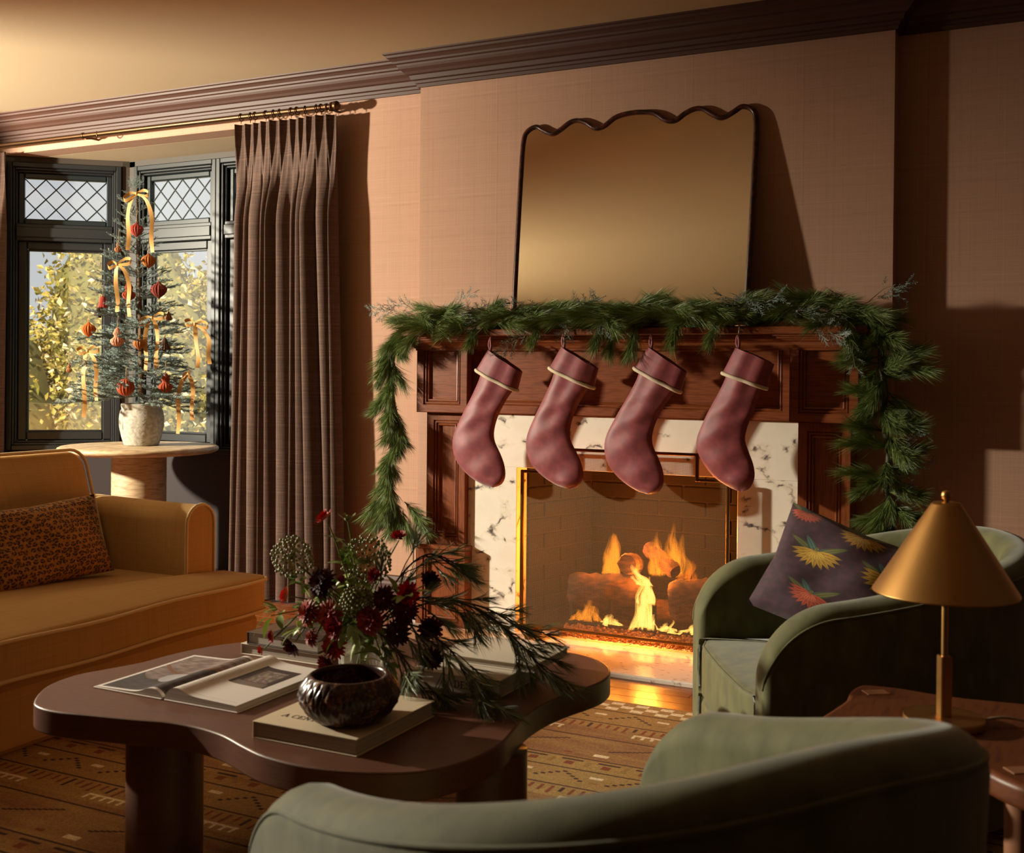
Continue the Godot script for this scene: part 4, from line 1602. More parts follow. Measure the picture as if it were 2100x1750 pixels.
func side_table_and_lamp() -> void:
	var at := Vector3(1.52, 0, 2.27)
	var o := smooth(pv([1.245, 2.40, 1.256, 2.32, 1.270, 2.24, 1.281, 2.16, 1.277, 2.09, 1.290, 2.035, 1.330, 2.022, 1.375, 2.020, 1.436, 2.030, 1.50, 2.032, 1.60, 2.02, 1.70, 2.02, 1.78, 2.06, 1.81, 2.15, 1.80, 2.28, 1.81, 2.40, 1.78, 2.50, 1.71, 2.535, 1.64, 2.535, 1.595, 2.505, 1.55, 2.46, 1.49, 2.45, 1.40, 2.475, 1.32, 2.49, 1.26, 2.46]), 4)
	var t := thing("side_table", "oak side table with a soft irregular top carrying the brass lamp", "side table", at)
	var mb := MB.new()
	mb.slab(o, 0.446, 0.490, 0.012, 4)
	put("tabletop", mb, M["oak_table"], t, Transform3D(Basis.IDENTITY, -at))
	for p in [[1.622, 2.452], [1.330, 2.085], [1.740, 2.085], [1.325, 2.43]]:
		mb = MB.new()
		var c := Vector3(p[0], 0, p[1]) - at
		mb.lathe(c, [Vector2(0.0, 0.012), Vector2(0.018, 0.012), Vector2(0.021, 0.02), Vector2(0.026, 0.30), Vector2(0.028, 0.445), Vector2(0.0, 0.445)], 4 if false else 20)
		put("leg", mb, M["pale_oak"], t)
		# leg end showing in the top
		mb = MB.new()
		mb.box(c + Vector3(0, 0.4895, 0), Vector3(0.05, 0.004, 0.034), 0.0012, Basis(Vector3.UP, 0.6))
		put("wedge", mb, M["pale_oak"], t)
	# lamp
	var b: Material = M["brass"]
	t = thing("table_lamp", "brushed brass table lamp with a wide conical metal shade", "lamp", Vector3(1.478, 0.4905, 2.245))
	mb = MB.new()
	mb.lathe(Vector3.ZERO, [Vector2(0, 0), Vector2(0.072, 0), Vector2(0.0735, 0.002), Vector2(0.0735, 0.013), Vector2(0.072, 0.0155), Vector2(0, 0.0158)], 56)
	put("base", mb, b, t)
	mb = MB.new()
	mb.box(Vector3(0, 0.072, 0), Vector3(0.0215, 0.115, 0.0215), 0.0015, Basis(Vector3.UP, 0.55))
	put("post", mb, b, t)
	mb = MB.new()
	mb.lathe(Vector3(0, 0.129, 0), [Vector2(0, 0), Vector2(0.0062, 0), Vector2(0.0062, 0.27), Vector2(0, 0.27)], 20)
	put("stem", mb, b, t)
	mb = MB.new()
	mb.lathe(Vector3.ZERO, [Vector2(0.1295, 0.2495), Vector2(0.1318, 0.248), Vector2(0.1325, 0.251), Vector2(0.028, 0.4165), Vector2(0.025, 0.4205), Vector2(0.0, 0.4215)], 72)
	mb.lathe(Vector3.ZERO, [Vector2(0.1295, 0.2495), Vector2(0.026, 0.4125), Vector2(0.0, 0.4185)], 72)
	var sh := put("shade", mb, b, t)
	mb = MB.new()
	mb.lathe(Vector3(0, 0.4205, 0), [Vector2(0, 0), Vector2(0.005, 0.001), Vector2(0.0042, 0.004), Vector2(0.008, 0.0065), Vector2(0.0098, 0.013), Vector2(0.008, 0.0195), Vector2(0.004, 0.0222), Vector2(0, 0.0228)], 24)
	put("finial", mb, b, sh)
	mb = MB.new()
	mb.tube(curve([Vector3(0.066, 0.008, -0.03), Vector3(0.085, 0.012, -0.04), Vector3(0.11, 0.012, -0.055), Vector3(0.16, 0.004, -0.07), Vector3(0.22, 0.003, -0.06), Vector3(0.285, 0.003, -0.06), Vector3(0.30, -0.04, -0.06), Vector3(0.305, -0.3, -0.05)], 6), 0.0028, 8)
	put("cord", mb, mat("white_cord", Color(0.75, 0.68, 0.55), 0.5), t)

# ------------------------------------------------------------------ curtains
# folds hanging from a straight heading; x range at top and bottom
func curtain_mesh(xt0: float, xt1: float, xb0: float, xb1: float, ytop: float, folds: int, sd: int) -> MB:
	var r := RandomNumberGenerator.new()
	r.seed = sd
	var cols := folds * 16
	var ph := PackedFloat32Array()
	var am := PackedFloat32Array()
	for k in folds + 1:
		ph.append(r.randf_range(-0.35, 0.35))
		am.append(r.randf_range(0.75, 1.2))
	var rows: Array = []
	for a in 46:
		var v := a / 45.0
		var y := lerpf(ytop, 0.015, v)
		var down := smoothstep(0.0, 0.22, v)
		var row := PackedVector3Array()
		for b in cols + 1:
			var u := float(b) / cols
			var f := u * folds
			var k := clampi(int(f), 0, folds - 1)
			var fr := f - k
			var x := lerpf(lerpf(xt0, xb0, smoothstep(0.0, 1.0, v)), lerpf(xt1, xb1, smoothstep(0.0, 1.0, v)), u)
			# tube-like folds: rounded fronts with narrow gaps; drawn to pleats at the heading
			var s := sin(PI * fr)
			var roundf := pow(s, 0.55)
			var pinch := pow(absf(cos(PI * fr)), 6.0)
			var amp := lerpf(0.030, 0.066 * am[k], down)
			var z := lerpf(pinch * 0.028 + 0.006 * s, roundf * amp, down)
			z += 0.010 * sin(f * 1.3 + v * 2.0 + sd)
			x += down * 0.018 * sin(f * 2.1 + v * 1.2 + ph[k] * 3.0) + down * 0.010 * cos(TAU * fr) * 0.6
			row.append(Vector3(x, y, z))
		rows.append(row)
	var mb := MB.new()
	mb.grid(rows, false, Vector3.BACK)
	# back of the cloth a little behind, so that it has thickness
	var back: Array = []
	for row in rows:
		var q := PackedVector3Array()
		for p in row:
			q.append(p - Vector3(0, 0, 0.004))
		back.append(q)
	mb.grid(back, false, Vector3.FORWARD)
	return mb

func curtains() -> void:
	var cm: Material = M["curtain_cloth"]
	var at := Vector3(-1.82, 0.0, 0.0)
	var t := thing("curtain", "brown woven curtain drawn in deep folds between the bay and the fireplace", "curtain", at)
	put("drape", curtain_mesh(-2.135, -1.52, -2.165, -1.455, 2.392, 11, 3), cm, t, Transform3D(Basis.IDENTITY, -at))
	for k in 12:
		var mb := MB.new()
		var pts := []
		for s in 17:
			var a := TAU_F * s / 16.0
			pts.append(Vector3(0, sin(a) * 0.0185, cos(a) * 0.0185))
		mb.tube(pts, 0.0028, 6, false)
		mb.tube([Vector3(0, -0.0185, 0), Vector3(0, -0.032, 0.0)], 0.002, 6)
		var x := -2.10 + 0.555 * k / 11.0 + 0.012 * sin(k * 2.3)
		put("ring", mb, M["rod_bronze"], t, Transform3D(Basis(Vector3.UP, 0.25 * sin(k * 1.7)), Vector3(x, 2.425, 0.02) - at))
	at = Vector3(-3.98, 0, 0.0)
	t = thing("curtain", "narrow edge of the matching brown curtain at the far left of the bay", "curtain", at)
	put("drape", curtain_mesh(-4.33, -3.825, -4.33, -3.835, 2.392, 8, 7), cm, t, Transform3D(Basis.IDENTITY, -at))
	at = Vector3(-2.9, 2.428, 0.02)
	t = thing("curtain_rod", "thin bronze curtain rod running below the crown moulding", "curtain rod", at)
	var mb := MB.new()
	mb.tube([Vector3(-1.42, 0, 0), Vector3(0, 0, 0), Vector3(1.36, 0, 0)], 0.0125, 16)
	put("pole", mb, M["rod_bronze"], t)
	mb = MB.new()
	mb.lathe(Vector3(1.35, 0, 0), [Vector2(0, 0), Vector2(0.018, 0), Vector2(0.020, 0.006), Vector2(0.020, 0.012), Vector2(0.014, 0.014), Vector2(0.014, 0.018), Vector2(0.022, 0.021), Vector2(0.023, 0.036), Vector2(0.020, 0.042), Vector2(0, 0.043)], 24, 0.0, 0, 0.0, Basis(Vector3.BACK, -PI / 2))
	put("finial", mb, M["rod_bronze"], t)
	for x in [-0.30, 1.325]:
		mb = MB.new()
		mb.tube([Vector3(x, -0.004, -0.108), Vector3(x, -0.004, -0.06), Vector3(x, -0.012, -0.014)], 0.006, 8)
		mb.lathe(Vector3(x - 0.006, 0, 0), [Vector2(0.0128, 0), Vector2(0.0165, 0), Vector2(0.0165, 0.012), Vector2(0.0128, 0.012)], 16, 0.0, 0, 0.0, Basis(Vector3.BACK, -PI / 2))
		put("bracket", mb, M["rod_bronze"], t)
	mb = MB.new()
	var pts := []
	for s in 17:
		var a := TAU_F * s / 16.0
		pts.append(Vector3(0, sin(a) * 0.0185, cos(a) * 0.0185))
	mb.tube(pts, 0.0032, 6, false)
	tag(put("loose_curtain_ring", mb, M["rod_bronze"], self, Transform3D(Basis(Vector3.UP, 0.9), Vector3(-3.10, 2.4225, 0.02))), "single empty curtain ring hanging on the bare middle of the rod", "curtain ring")

# ------------------------------------------------------------------ books, bowl, vase
# closed book lying flat: cover boards, spine and page block; x0..x1, z0..z1; the spine on the side sp ("l", "f" or "b")
func book(t: Node3D, w: float, d: float, h: float, cover: Material, pages: Material, sp: String) -> void:
	var mb := MB.new()
	var ct := 0.0028
	mb.box(Vector3(0, ct * 0.5, 0), Vector3(w, ct, d), 0.001)
	put("cover_board", mb, cover, t)
	mb = MB.new()
	mb.box(Vector3(0, h - ct * 0.5, 0), Vector3(w, ct, d), 0.001)
	put("cover_board", mb, cover, t)
	mb = MB.new()
	if sp == "l":
		mb.box(Vector3(-w * 0.5 + ct * 0.5, h * 0.5, 0), Vector3(ct, h, d), 0.0012)
	elif sp == "f":
		mb.box(Vector3(0, h * 0.5, d * 0.5 - ct * 0.5), Vector3(w, h, ct), 0.0012)
	else:
		mb.box(Vector3(0, h * 0.5, -d * 0.5 + ct * 0.5), Vector3(w, h, ct), 0.0012)
	put("spine", mb, cover, t)
	mb = MB.new()
	var m := 0.005
	mb.mbox(Vector3(-w * 0.5 + (ct if sp == "l" else m), ct, -d * 0.5 + (ct if sp == "b" else m)), Vector3(w * 0.5 - m, h - ct, d * 0.5 - (ct if sp == "f" else m)), 0.0008)
	put("page_block", mb, pages, t)

func lettering(t: Node3D, text: String, size: float, at: Transform3D, m: Material) -> void:
	var tm := TextMesh.new()
	tm.text = text
	var f := SystemFont.new()
	f.font_names = PackedStringArray(["Droid Serif"])
	tm.font = f
	tm.font_size = 32
	tm.pixel_size = size / 32.0
	tm.depth = 0.0004
	put("lettering", tm, m, t, at)

func table_things() -> void:
	var top := 0.3802
	# page edges: fine lines
	var im := Image.create(64, 256, false, Image.FORMAT_RGB8)
	var r := RandomNumberGenerator.new()
	r.seed = 2
	for y in 256:
		var g := r.randf_range(0.80, 1.0)
		for x in 64:
			im.set_pixel(x, y, Color(0.80, 0.74, 0.68) * g)
	var pm := mat("page_edges", Color(1, 1, 1), 0.9)
	tri_tex(pm, itex(im), Vector3(4, 8, 4))
	var paper := mat("paper", Color(0.86, 0.82, 0.79), 0.7)
	var cream := mat("cream_cover", Color(0.84, 0.76, 0.64), 0.7)
	var whitec := mat("white_cover", Color(0.86, 0.80, 0.72), 0.6)
	var ink := mat("ink", Color(0.16, 0.13, 0.12), 0.7)
	# thick book under the bowl
	var t := thing("coffee_table_book", "thick cream coffee table book lying flat beneath the marble bowl", "book", Vector3(0.292, top, 2.5025))
	book(t, 0.262, 0.305, 0.036, cream, pm, "l")
	lettering(t, "A CENTURY OF", 0.0245, Transform3D(Basis(Vector3.RIGHT, -PI / 2), Vector3(-0.012, 0.0363, 0.090)), ink)
	# open book
	t = thing("open_book", "open illustrated book with printed pages lying on the coffee table", "book", Vector3(-0.198, top, 2.366))
	var dz := 0.171
	var left := func(u: float) -> float: return 0.0035 + 0.006 * (1.0 - u) + 0.014 * exp(-pow((u - 0.16) / 0.16, 2.0)) - 0.010 * exp(-u * 26.0)
	var right := func(u: float) -> float: return 0.0035 + 0.018 * (1.0 - 0.35 * u) + 0.013 * exp(-pow((u - 0.17) / 0.15, 2.0)) - 0.022 * exp(-u * 22.0)
	var cover := mat("open_book_cover", Color(0.80, 0.74, 0.70), 0.6)
	for s in [-1.0, 1.0]:
		var w := 0.217
		var mb := MB.new()
		mb.mbox(Vector3(minf(0.004 * s, w * s + 0.004 * s), 0.0, -dz - 0.003), Vector3(maxf(0.004 * s, w * s + 0.004 * s), 0.003, dz + 0.003), 0.001)
		put("cover_board", mb, cover, t)
		var rows: Array = []
		var f: Callable = left if s < 0.0 else right
		for a in 2:
			var row := PackedVector3Array()
			for b in 33:
				var u := b / 32.0
				row.append(Vector3(s * (0.002 + u * (w - 0.004)), f.call(u), dz if a == 0 else -dz))
			rows.append(row)
		mb = MB.new()
		var e0: PackedVector3Array = rows[0]
		var e1: PackedVector3Array = rows[1]
		for b in 32:
			for q in [[e0, Vector3.BACK], [e1, Vector3.FORWARD]]:
				var e: PackedVector3Array = q[0]
				mb.quad(Vector3(e[b].x, 0.003, e[b].z), Vector3(e[b + 1].x, 0.003, e[b + 1].z), e[b + 1], e[b], q[1])
		mb.quad(Vector3(e0[32].x, 0.003, dz), Vector3(e1[32].x, 0.003, -dz), e1[32], e0[32], Vector3(s, 0, 0))
		put("page_block", mb, pm, t)
		# printed leaf
		var pr := Image.create(256, 384, false, Image.FORMAT_RGB8)
		pr.fill(Color(0.87, 0.83, 0.80))
		var nz := noise(0.02, FastNoiseLite.TYPE_SIMPLEX, 3, 80 + int(s))
		var frame := Rect2i(10, 12, 246, 360) if s < 0.0 else Rect2i(88, 62, 128, 170)
		for y in range(frame.position.y, frame.end.y):
			for x in range(frame.position.x, frame.end.x):
				var fx := float(x - frame.position.x) / frame.size.x
				var fy := float(y - frame.position.y) / frame.size.y
				var c := Color(0.30, 0.24, 0.22)
				if s < 0.0:
					# interior: pale curtains, dark sofa back, curved rail
					var k := 0.5 + 0.5 * nz.get_noise_2d(x * 0.7, y * 2.0)
					c = Color(0.34, 0.28, 0.26).lerp(Color(0.66, 0.58, 0.54), k * (1.0 - fy * 0.5))
					if fy > 0.55 + 0.15 * sin(fx * 5.0):
						c = Color(0.17, 0.14, 0.14).lerp(Color(0.30, 0.27, 0.27), k)
					if absf(fy - 0.30 - 0.2 * sin(fx * 3.0)) < 0.022:
						c = Color(0.45, 0.28, 0.18)
					if Vector2(fx - 0.55, (fy - 0.62) * 1.3).length() < 0.16:
						c = Color(0.62, 0.60, 0.61)
				else:
					# photograph of a room: dark surround, pale figure in the middle
					var k := 0.5 + 0.5 * nz.get_noise_2d(x * 2.0, y * 2.0)
					c = Color(0.24, 0.18, 0.17)
					if fx > 0.18 and fx < 0.82 and fy > 0.16 and fy < 0.78:
						c = Color(0.36, 0.29, 0.26).lerp(Color(0.72, 0.66, 0.60), pow(k, 1.4) * (1.0 - absf(fx - 0.5)))
					if fy > 0.80:
						c = Color(0.45, 0.38, 0.34)
					if fx < 0.08 or fx > 0.92:
						c = Color(0.18, 0.13, 0.12)
				pr.set_pixel(x, y, c)
		if s > 0.0:
			# grey columns of text too small to read
			for k in 17:
				for x in range(24, 76):
					if r.randf() > 0.24:
						pr.set_pixel(x, 150 + k * 9, Color(0.55, 0.51, 0.49))
						pr.set_pixel(x, 151 + k * 9, Color(0.62, 0.58, 0.56))
			pr.fill_rect(Rect2i(16, 362, 224, 1), Color(0.6, 0.55, 0.52))
		var lm := mat("printed_page_%d" % int(s + 1.0), Color(1, 1, 1), 0.55)
		lm.albedo_texture = itex(pr)
		var rr: Array = []
		for a in [rows[1], rows[0]]:
			var row := PackedVector3Array()
			for b in 33:
				var p: Vector3 = a[b if s > 0.0 else 32 - b]
				row.append(p + Vector3(0, 0.0004, 0))
			rr.append(row)
		mb = MB.new()
		mb.grid(rr, false, Vector3.UP, true)
		put("page", mb, lm, t)
	# two books at the far left
	t = thing("coffee_table_book", "white book at the bottom of the pair behind the open book", "book", Vector3(-0.193, top, 1.965), 0.0)
	book(t, 0.262, 0.30, 0.030, whitec, pm, "l")
	var st := Image.create(256, 256, false, Image.FORMAT_RGB8)
	st.fill(Color(0.20, 0.13, 0.11))
	for k in 7:
		st.fill_rect(Rect2i(8 + k * 9, 0, 3, 256), Color(0.62, 0.46, 0.30))
	for k in 16:
		st.fill_rect(Rect2i(120 + (k % 4) * 28, 40 + (k / 4) * 44, 18, 5), Color(0.42, 0.30, 0.28))
		st.fill_rect(Rect2i(126 + (k % 4) * 28, 52 + (k / 4) * 44, 14, 16), Color(0.33, 0.20, 0.19))
	var sm := mat("striped_cover", Color(1, 1, 1), 0.5)
	t = thing("coffee_table_book", "dark book with gold striped cover on top of the pair behind the open book", "book", Vector3(-0.185, top + 0.0302, 1.972), 0.0)
	book(t, 0.236, 0.288, 0.033, mat("umber_cover", Color(0.24, 0.16, 0.13), 0.5), pm, "l")
	sm.albedo_texture = itex(st)
	var mb := MB.new()
	mb.quad_uv(Vector3(-0.117, 0.0333, 0.143), Vector3(0.117, 0.0333, 0.143), Vector3(0.117, 0.0333, -0.143), Vector3(-0.117, 0.0333, -0.143), Vector3.UP)
	put("cover_print", mb, sm, t)
	# two white books at the right, under the pine
	t = thing("coffee_table_book", "thick white book with lettered spine lowest of the pair under the drooping pine branch", "book", Vector3(0.365, top, 2.045))
	book(t, 0.245, 0.235, 0.042, whitec, pm, "f")
	lettering(t, "DESIGN", 0.024, Transform3D(Basis.IDENTITY, Vector3(0.045, 0.020, 0.1178)), ink)
	t = thing("coffee_table_book", "thin white book lying on top of the lettered one under the pine branch", "book", Vector3(0.395, top + 0.0422, 1.955), 0.0)
	book(t, 0.272, 0.215, 0.020, whitec, pm, "l")
	# bowl: brown marble with slanting flutes
	var bf := noise(0.012, FastNoiseLite.TYPE_SIMPLEX_SMOOTH, 5, 33)
	bf.domain_warp_enabled = true
	bf.domain_warp_amplitude = 40.0
	var bm := mat("brown_marble", Color(1, 1, 1), 0.25)
	tri_tex(bm, ntex(bf, ramp([0.0, Color(0.19, 0.115, 0.10), 0.45, Color(0.26, 0.16, 0.135), 0.58, Color(0.33, 0.21, 0.17), 0.66, Color(0.62, 0.46, 0.34), 0.70, Color(0.29, 0.18, 0.14), 1.0, Color(0.21, 0.13, 0.11)]), 512), Vector3.ONE * 4.0, false)
	t = thing("bowl", "brown marble bowl carved with slanting flutes on the cream book", "bowl", Vector3(0.330, top + 0.0364, 2.548))
	mb = MB.new()
	var prof := [Vector2(0.0, 0.0), Vector2(0.062, 0.0), Vector2(0.075, 0.004), Vector2(0.092, 0.018), Vector2(0.104, 0.036), Vector2(0.109, 0.052), Vector2(0.106, 0.068), Vector2(0.097, 0.082), Vector2(0.088, 0.090), Vector2(0.084, 0.0935)]
	var rows: Array = []
	for p in prof:
		var row := PackedVector3Array()
		for k in 240:
			var a := TAU_F * k / 240.0
			var fl := absf(sin(13.0 * (a + p.y * 9.0)))
			var dep := 0.10 * smoothstep(0.002, 0.02, p.y) * smoothstep(0.094, 0.082, p.y)
			row.append(Vector3(cos(a), 0, sin(a)) * p.x * (1.0 - dep * (1.0 - pow(fl, 0.6))) + Vector3(0, p.y, 0))
		rows.append(row)
	mb.grid(rows, true)
	put("body", mb, bm, t)
	mb = MB.new()
	mb.lathe(Vector3.ZERO, [Vector2(0.084, 0.0935), Vector2(0.080, 0.0955), Vector2(0.076, 0.094), Vector2(0.074, 0.086), Vector2(0.085, 0.060), Vector2(0.082, 0.034), Vector2(0.060, 0.014), Vector2(0.0, 0.010)], 64)
	put("hollow", mb, bm, t)
	vase_and_flowers(top)

const MOUTH := Vector3(0.110, 0.497, 2.172)

func vase_and_flowers(top: float) -> void:
	var gl := mat("clear_glass", Color(1, 1, 1, 0.10), 0.04)
	gl.transparency = BaseMaterial3D.TRANSPARENCY_ALPHA
	gl.metallic_specular = 0.7
	var base := Vector3(0.110, top, 2.172)
	var t := thing("vase", "fluted clear glass vase with a curled handle holding the flowers", "vase", base)
	var mb := MB.new()
	mb.lathe(Vector3.ZERO, [Vector2(0.0, 0.0), Vector2(0.048, 0.0), Vector2(0.054, 0.006), Vector2(0.058, 0.03), Vector2(0.062, 0.07), Vector2(0.066, 0.105), Vector2(0.070, 0.122)], 96, 0.028, 14)
	put("body", mb, gl, t)
	mb = MB.new()
	var pts := []
	for k in 25:
		var a := TAU_F * k / 24.0
		pts.append(Vector3(0.064, 0.062, 0.045) + Vector3(cos(a) * 0.018, sin(a) * 0.024, cos(a) * 0.012))
	mb.tube(pts, 0.0042, 8, false)
	mb.tube(curve([Vector3(0.058, 0.10, 0.030), Vector3(0.075, 0.108, 0.036), Vector3(0.072, 0.090, 0.042), Vector3(0.062, 0.086, 0.044)], 5), 0.0036, 8)
	put("handle", mb, gl, t)
	mb = MB.new()
	mb.lathe(Vector3.ZERO, [Vector2(0.0, 0.004), Vector2(0.046, 0.004), Vector2(0.054, 0.03), Vector2(0.058, 0.075), Vector2(0.0, 0.076)], 48)
	var wm := mat("vase_water", Color(0.75, 0.72, 0.55, 0.12), 0.05)
	wm.transparency = BaseMaterial3D.TRANSPARENCY_ALPHA
	put("water", mb, wm, t)
	var stem := mat("flower_stem", Color(0.38, 0.42, 0.14), 0.5)
	stem.backlight_enabled = true
	stem.backlight = Color(0.25, 0.3, 0.08)
	var lf := mat("flower_leaf", Color(1, 1, 1), 0.42)
	lf.vertex_color_use_as_albedo = true
	lf.backlight_enabled = true
	lf.backlight = Color(0.4, 0.45, 0.15)
	var pt := mat("petal", Color(1, 1, 1), 0.6)
	pt.vertex_color_use_as_albedo = true
	pt.backlight_enabled = true
	pt.backlight = Color(0.45, 0.35, 0.3)
	var red := Color(0.56, 0.035, 0.055)
	var maroon := Color(0.30, 0.025, 0.045)
	var bronze := Color(0.50, 0.16, 0.085)
	var brown := Color(0.24, 0.075, 0.05)
	# head, radius, colour, kind, facing, label
	var fl := [
		[Vector3(0.040, 0.784, 2.236), 0.022, red, 0, Vector3(-0.6, 0.75, 0.3), "crimson scabiosa standing highest above the bouquet at upper left"],
		[Vector3(0.170, 0.731, 2.105), 0.018, red, 0, Vector3(0.1, 0.9, 0.4), "crimson scabiosa standing above the seed heads against the garland tip"],
		[Vector3(0.185, 0.655, 2.232), 0.0165, red, 0, Vector3(-0.2, 0.3, 0.9), "small crimson scabiosa just below the larger allium head"],
		[Vector3(0.259, 0.613, 2.195), 0.025, Color(0.66, 0.03, 0.05), 0, Vector3(0.1, 0.2, 0.9), "brightest scarlet scabiosa on the right of the bouquet"],
		[Vector3(-0.070, 0.470, 2.339), 0.012, red, 0, Vector3(-0.8, -0.3, 0.5), "small crimson bloom hanging lowest at far left over the books"],
		[Vector3(-0.039, 0.505, 2.334), 0.0165, red, 0, Vector3(-0.7, -0.1, 0.6), "crimson bloom drooping just above the lowest left bloom"],
		[Vector3(0.014, 0.491, 2.330), 0.0235, maroon, 0, Vector3(-0.2, -0.5, 0.8), "dusky maroon bloom drooping in front of the stacked books"],
		[Vector3(0.132, 0.500, 2.327), 0.0265, Color(0.55, 0.10, 0.06), 1, Vector3(0.0, 0.25, 0.95), "rust red chrysanthemum hanging just left of the vase"],
		[Vector3(0.131, 0.463, 2.350), 0.0215, Color(0.42, 0.05, 0.08), 0, Vector3(-0.1, -0.2, 0.95), "dark pink scabiosa hanging lowest by the bowl rim"],
		[Vector3(0.074, 0.514, 2.334), 0.0185, bronze, 1, Vector3(-0.5, 0.1, 0.8), "small bronze chrysanthemum between the drooping blooms"],
		[Vector3(-0.041, 0.594, 2.279), 0.020, Color(0.62, 0.10, 0.06), 0, Vector3(-0.9, 0.2, 0.4), "orange red bloom at the left edge beneath the round allium"],
		[Vector3(0.057, 0.635, 2.274), 0.030, brown, 1, Vector3(-0.1, 0.3, 0.9), "large brown chrysanthemum beside the left allium head"],
		[Vector3(0.053, 0.568, 2.321), 0.0275, bronze, 1, Vector3(-0.4, 0.15, 0.9), "left one of the two large bronze chrysanthemums side by side"],
		[Vector3(0.108, 0.568, 2.316), 0.0285, Color(0.52, 0.19, 0.10), 1, Vector3(0.1, 0.2, 0.95), "right one of the two large bronze chrysanthemums side by side"],
		[Vector3(0.149, 0.549, 2.341), 0.0255, Color(0.45, 0.03, 0.06), 0, Vector3(-0.2, 0.0, 1.0), "deep red scabiosa below the two bronze chrysanthemums"],
		[Vector3(0.218, 0.563, 2.306), 0.0275, Color(0.42, 0.04, 0.05), 1, Vector3(0.1, 0.05, 1.0), "round dark red chrysanthemum in the middle above the vase"],
		[Vector3(0.204, 0.601, 2.223), 0.025, maroon, 1, Vector3(0.2, 0.3, 0.9), "maroon chrysanthemum tucked behind the round dark red one"],
		[Vector3(0.251, 0.569, 2.200), 0.026, maroon, 1, Vector3(0.5, 0.2, 0.8), "maroon chrysanthemum directly below the brightest scarlet bloom"],
		[Vector3(0.242, 0.621, 2.070), 0.0225, brown, 0, Vector3(0.6, 0.5, 0.5), "shaded brown bloom at the upper right near the pine sprig"],
		[Vector3(0.245, 0.521, 2.226), 0.026, brown, 1, Vector3(0.4, -0.1, 0.9), "shaded brown chrysanthemum above the vase handle"],
		[Vector3(0.329, 0.466, 2.207), 0.0235, brown, 1, Vector3(0.4, -0.3, 0.85), "dark brown chrysanthemum hanging lowest on the right among the needles"],
		[Vector3(0.282, 0.520, 2.140), 0.0265, maroon, 0, Vector3(0.7, 0.1, 0.6), "dusky maroon bloom deep on the right above the white books"],
		[Vector3(0.100, 0.644, 2.252), 0.010, red, 2, Vector3(0, 0.7, 0.6), "round red flower bud in the middle of the bouquet"],
		[Vector3(0.043, 0.668, 2.281), 0.006, Color(0.62, 0.56, 0.45), 2, Vector3(0, 1, 0.2), "pale bud standing above the large brown chrysanthemum"],
		[Vector3(0.100, 0.622, 2.297), 0.006, Color(0.50, 0.46, 0.36), 2, Vector3(0, 1, 0.2), "greyish bud right of the large brown chrysanthemum"],
		[Vector3(0.136, 0.590, 2.324), 0.006, Color(0.56, 0.50, 0.40), 2, Vector3(0, 1, 0.2), "pale bud above the right bronze chrysanthemum"],
		[Vector3(0.078, 0.783, 2.195), 0.009, Color(0.50, 0.52, 0.30), 3, Vector3(0, 1, 0), "tall pale green bud with curling sepals at the top"],
		[Vector3(-0.032, 0.690, 2.273), 0.0506, Color(0.45, 0.43, 0.22), 4, Vector3(-0.4, 0.8, 0.3), "round green allium seed head at the far left of the bouquet"],
		[Vector3(0.104, 0.674, 2.149), 0.0613, Color(0.45, 0.42, 0.20), 4, Vector3(0, 1, 0), "largest green allium seed head at the top middle of the bouquet"],
		[Vector3(0.169, 0.599, 2.285), 0.0383, Color(0.42, 0.38, 0.12), 4, Vector3(0, 0.8, 0.5), "small yellow-green allium seed head low in the middle of the bouquet"]]
	var r := RandomNumberGenerator.new()
	r.seed = 8
	var n := 0
	for q in fl:
		n += 1
		var head: Vector3 = q[0]
		var rad: float = q[1] * (1.22 if q[3] < 2 else 1.05)
		var col: Color = (q[2] as Color).srgb_to_linear()
		var kind: int = q[3]
		var face: Vector3 = (q[4] as Vector3).normalized()
		var names := ["scabiosa", "chrysanthemum", "flower_bud", "flower_bud", "allium"]
		var f := thing(names[kind], q[5], "flower", MOUTH)
		# stem from inside the vase through the mouth to the back of the head
		var a := Vector3(r.randf_range(-0.02, 0.02), -0.085, r.randf_range(-0.02, 0.02))
		var b := Vector3(a.x * -0.8, 0.0, a.z * -0.8) + (head - MOUTH).normalized() * Vector3(0.025, 0.0, 0.025)
		var e := head - MOUTH - face * rad * 0.35
		var m := b.lerp(e, 0.55) + Vector3(0, 0.02 + 0.05 * maxf(0.0, 0.12 - e.y), 0)
		if e.y < 0.03:
			m = b.lerp(e, 0.5) + Vector3(0, 0.075, 0)
		mb = MB.new()
		mb.tube(curve([a, b, m, e], 7), 0.0019 if kind != 4 else 0.0028, 6)
		put("stem", mb, stem, f)
		mb = MB.new()
		var o := head - MOUTH
		var sx := face.cross(Vector3.UP if absf(face.y) < 0.9 else Vector3.RIGHT).normalized()
		var sy := sx.cross(face)
		if kind == 4:
			for k in 170:
				var y := 1.0 - 2.0 * (k + 0.5) / 170.0
				var an := k * 2.39996
				var d := Vector3(cos(an) * sqrt(1.0 - y * y), y, sin(an) * sqrt(1.0 - y * y))
				var l := rad * r.randf_range(0.78, 1.0)
				mb.tint = col * 0.8
				needle(mb, o, o + d * l, 0.0016, d.cross(Vector3(0.3, 0.5, 0.8)))
				mb.tint = col.lerp(Color(0.42, 0.40, 0.22), r.randf() * 0.6)
				mb.lathe(o + d * l, [Vector2(0.0, -0.0044), Vector2(0.0044, -0.0012), Vector2(0.0041, 0.002), Vector2(0.0, 0.005)], 6)
			put("seed_head", mb, lf, f)
			continue
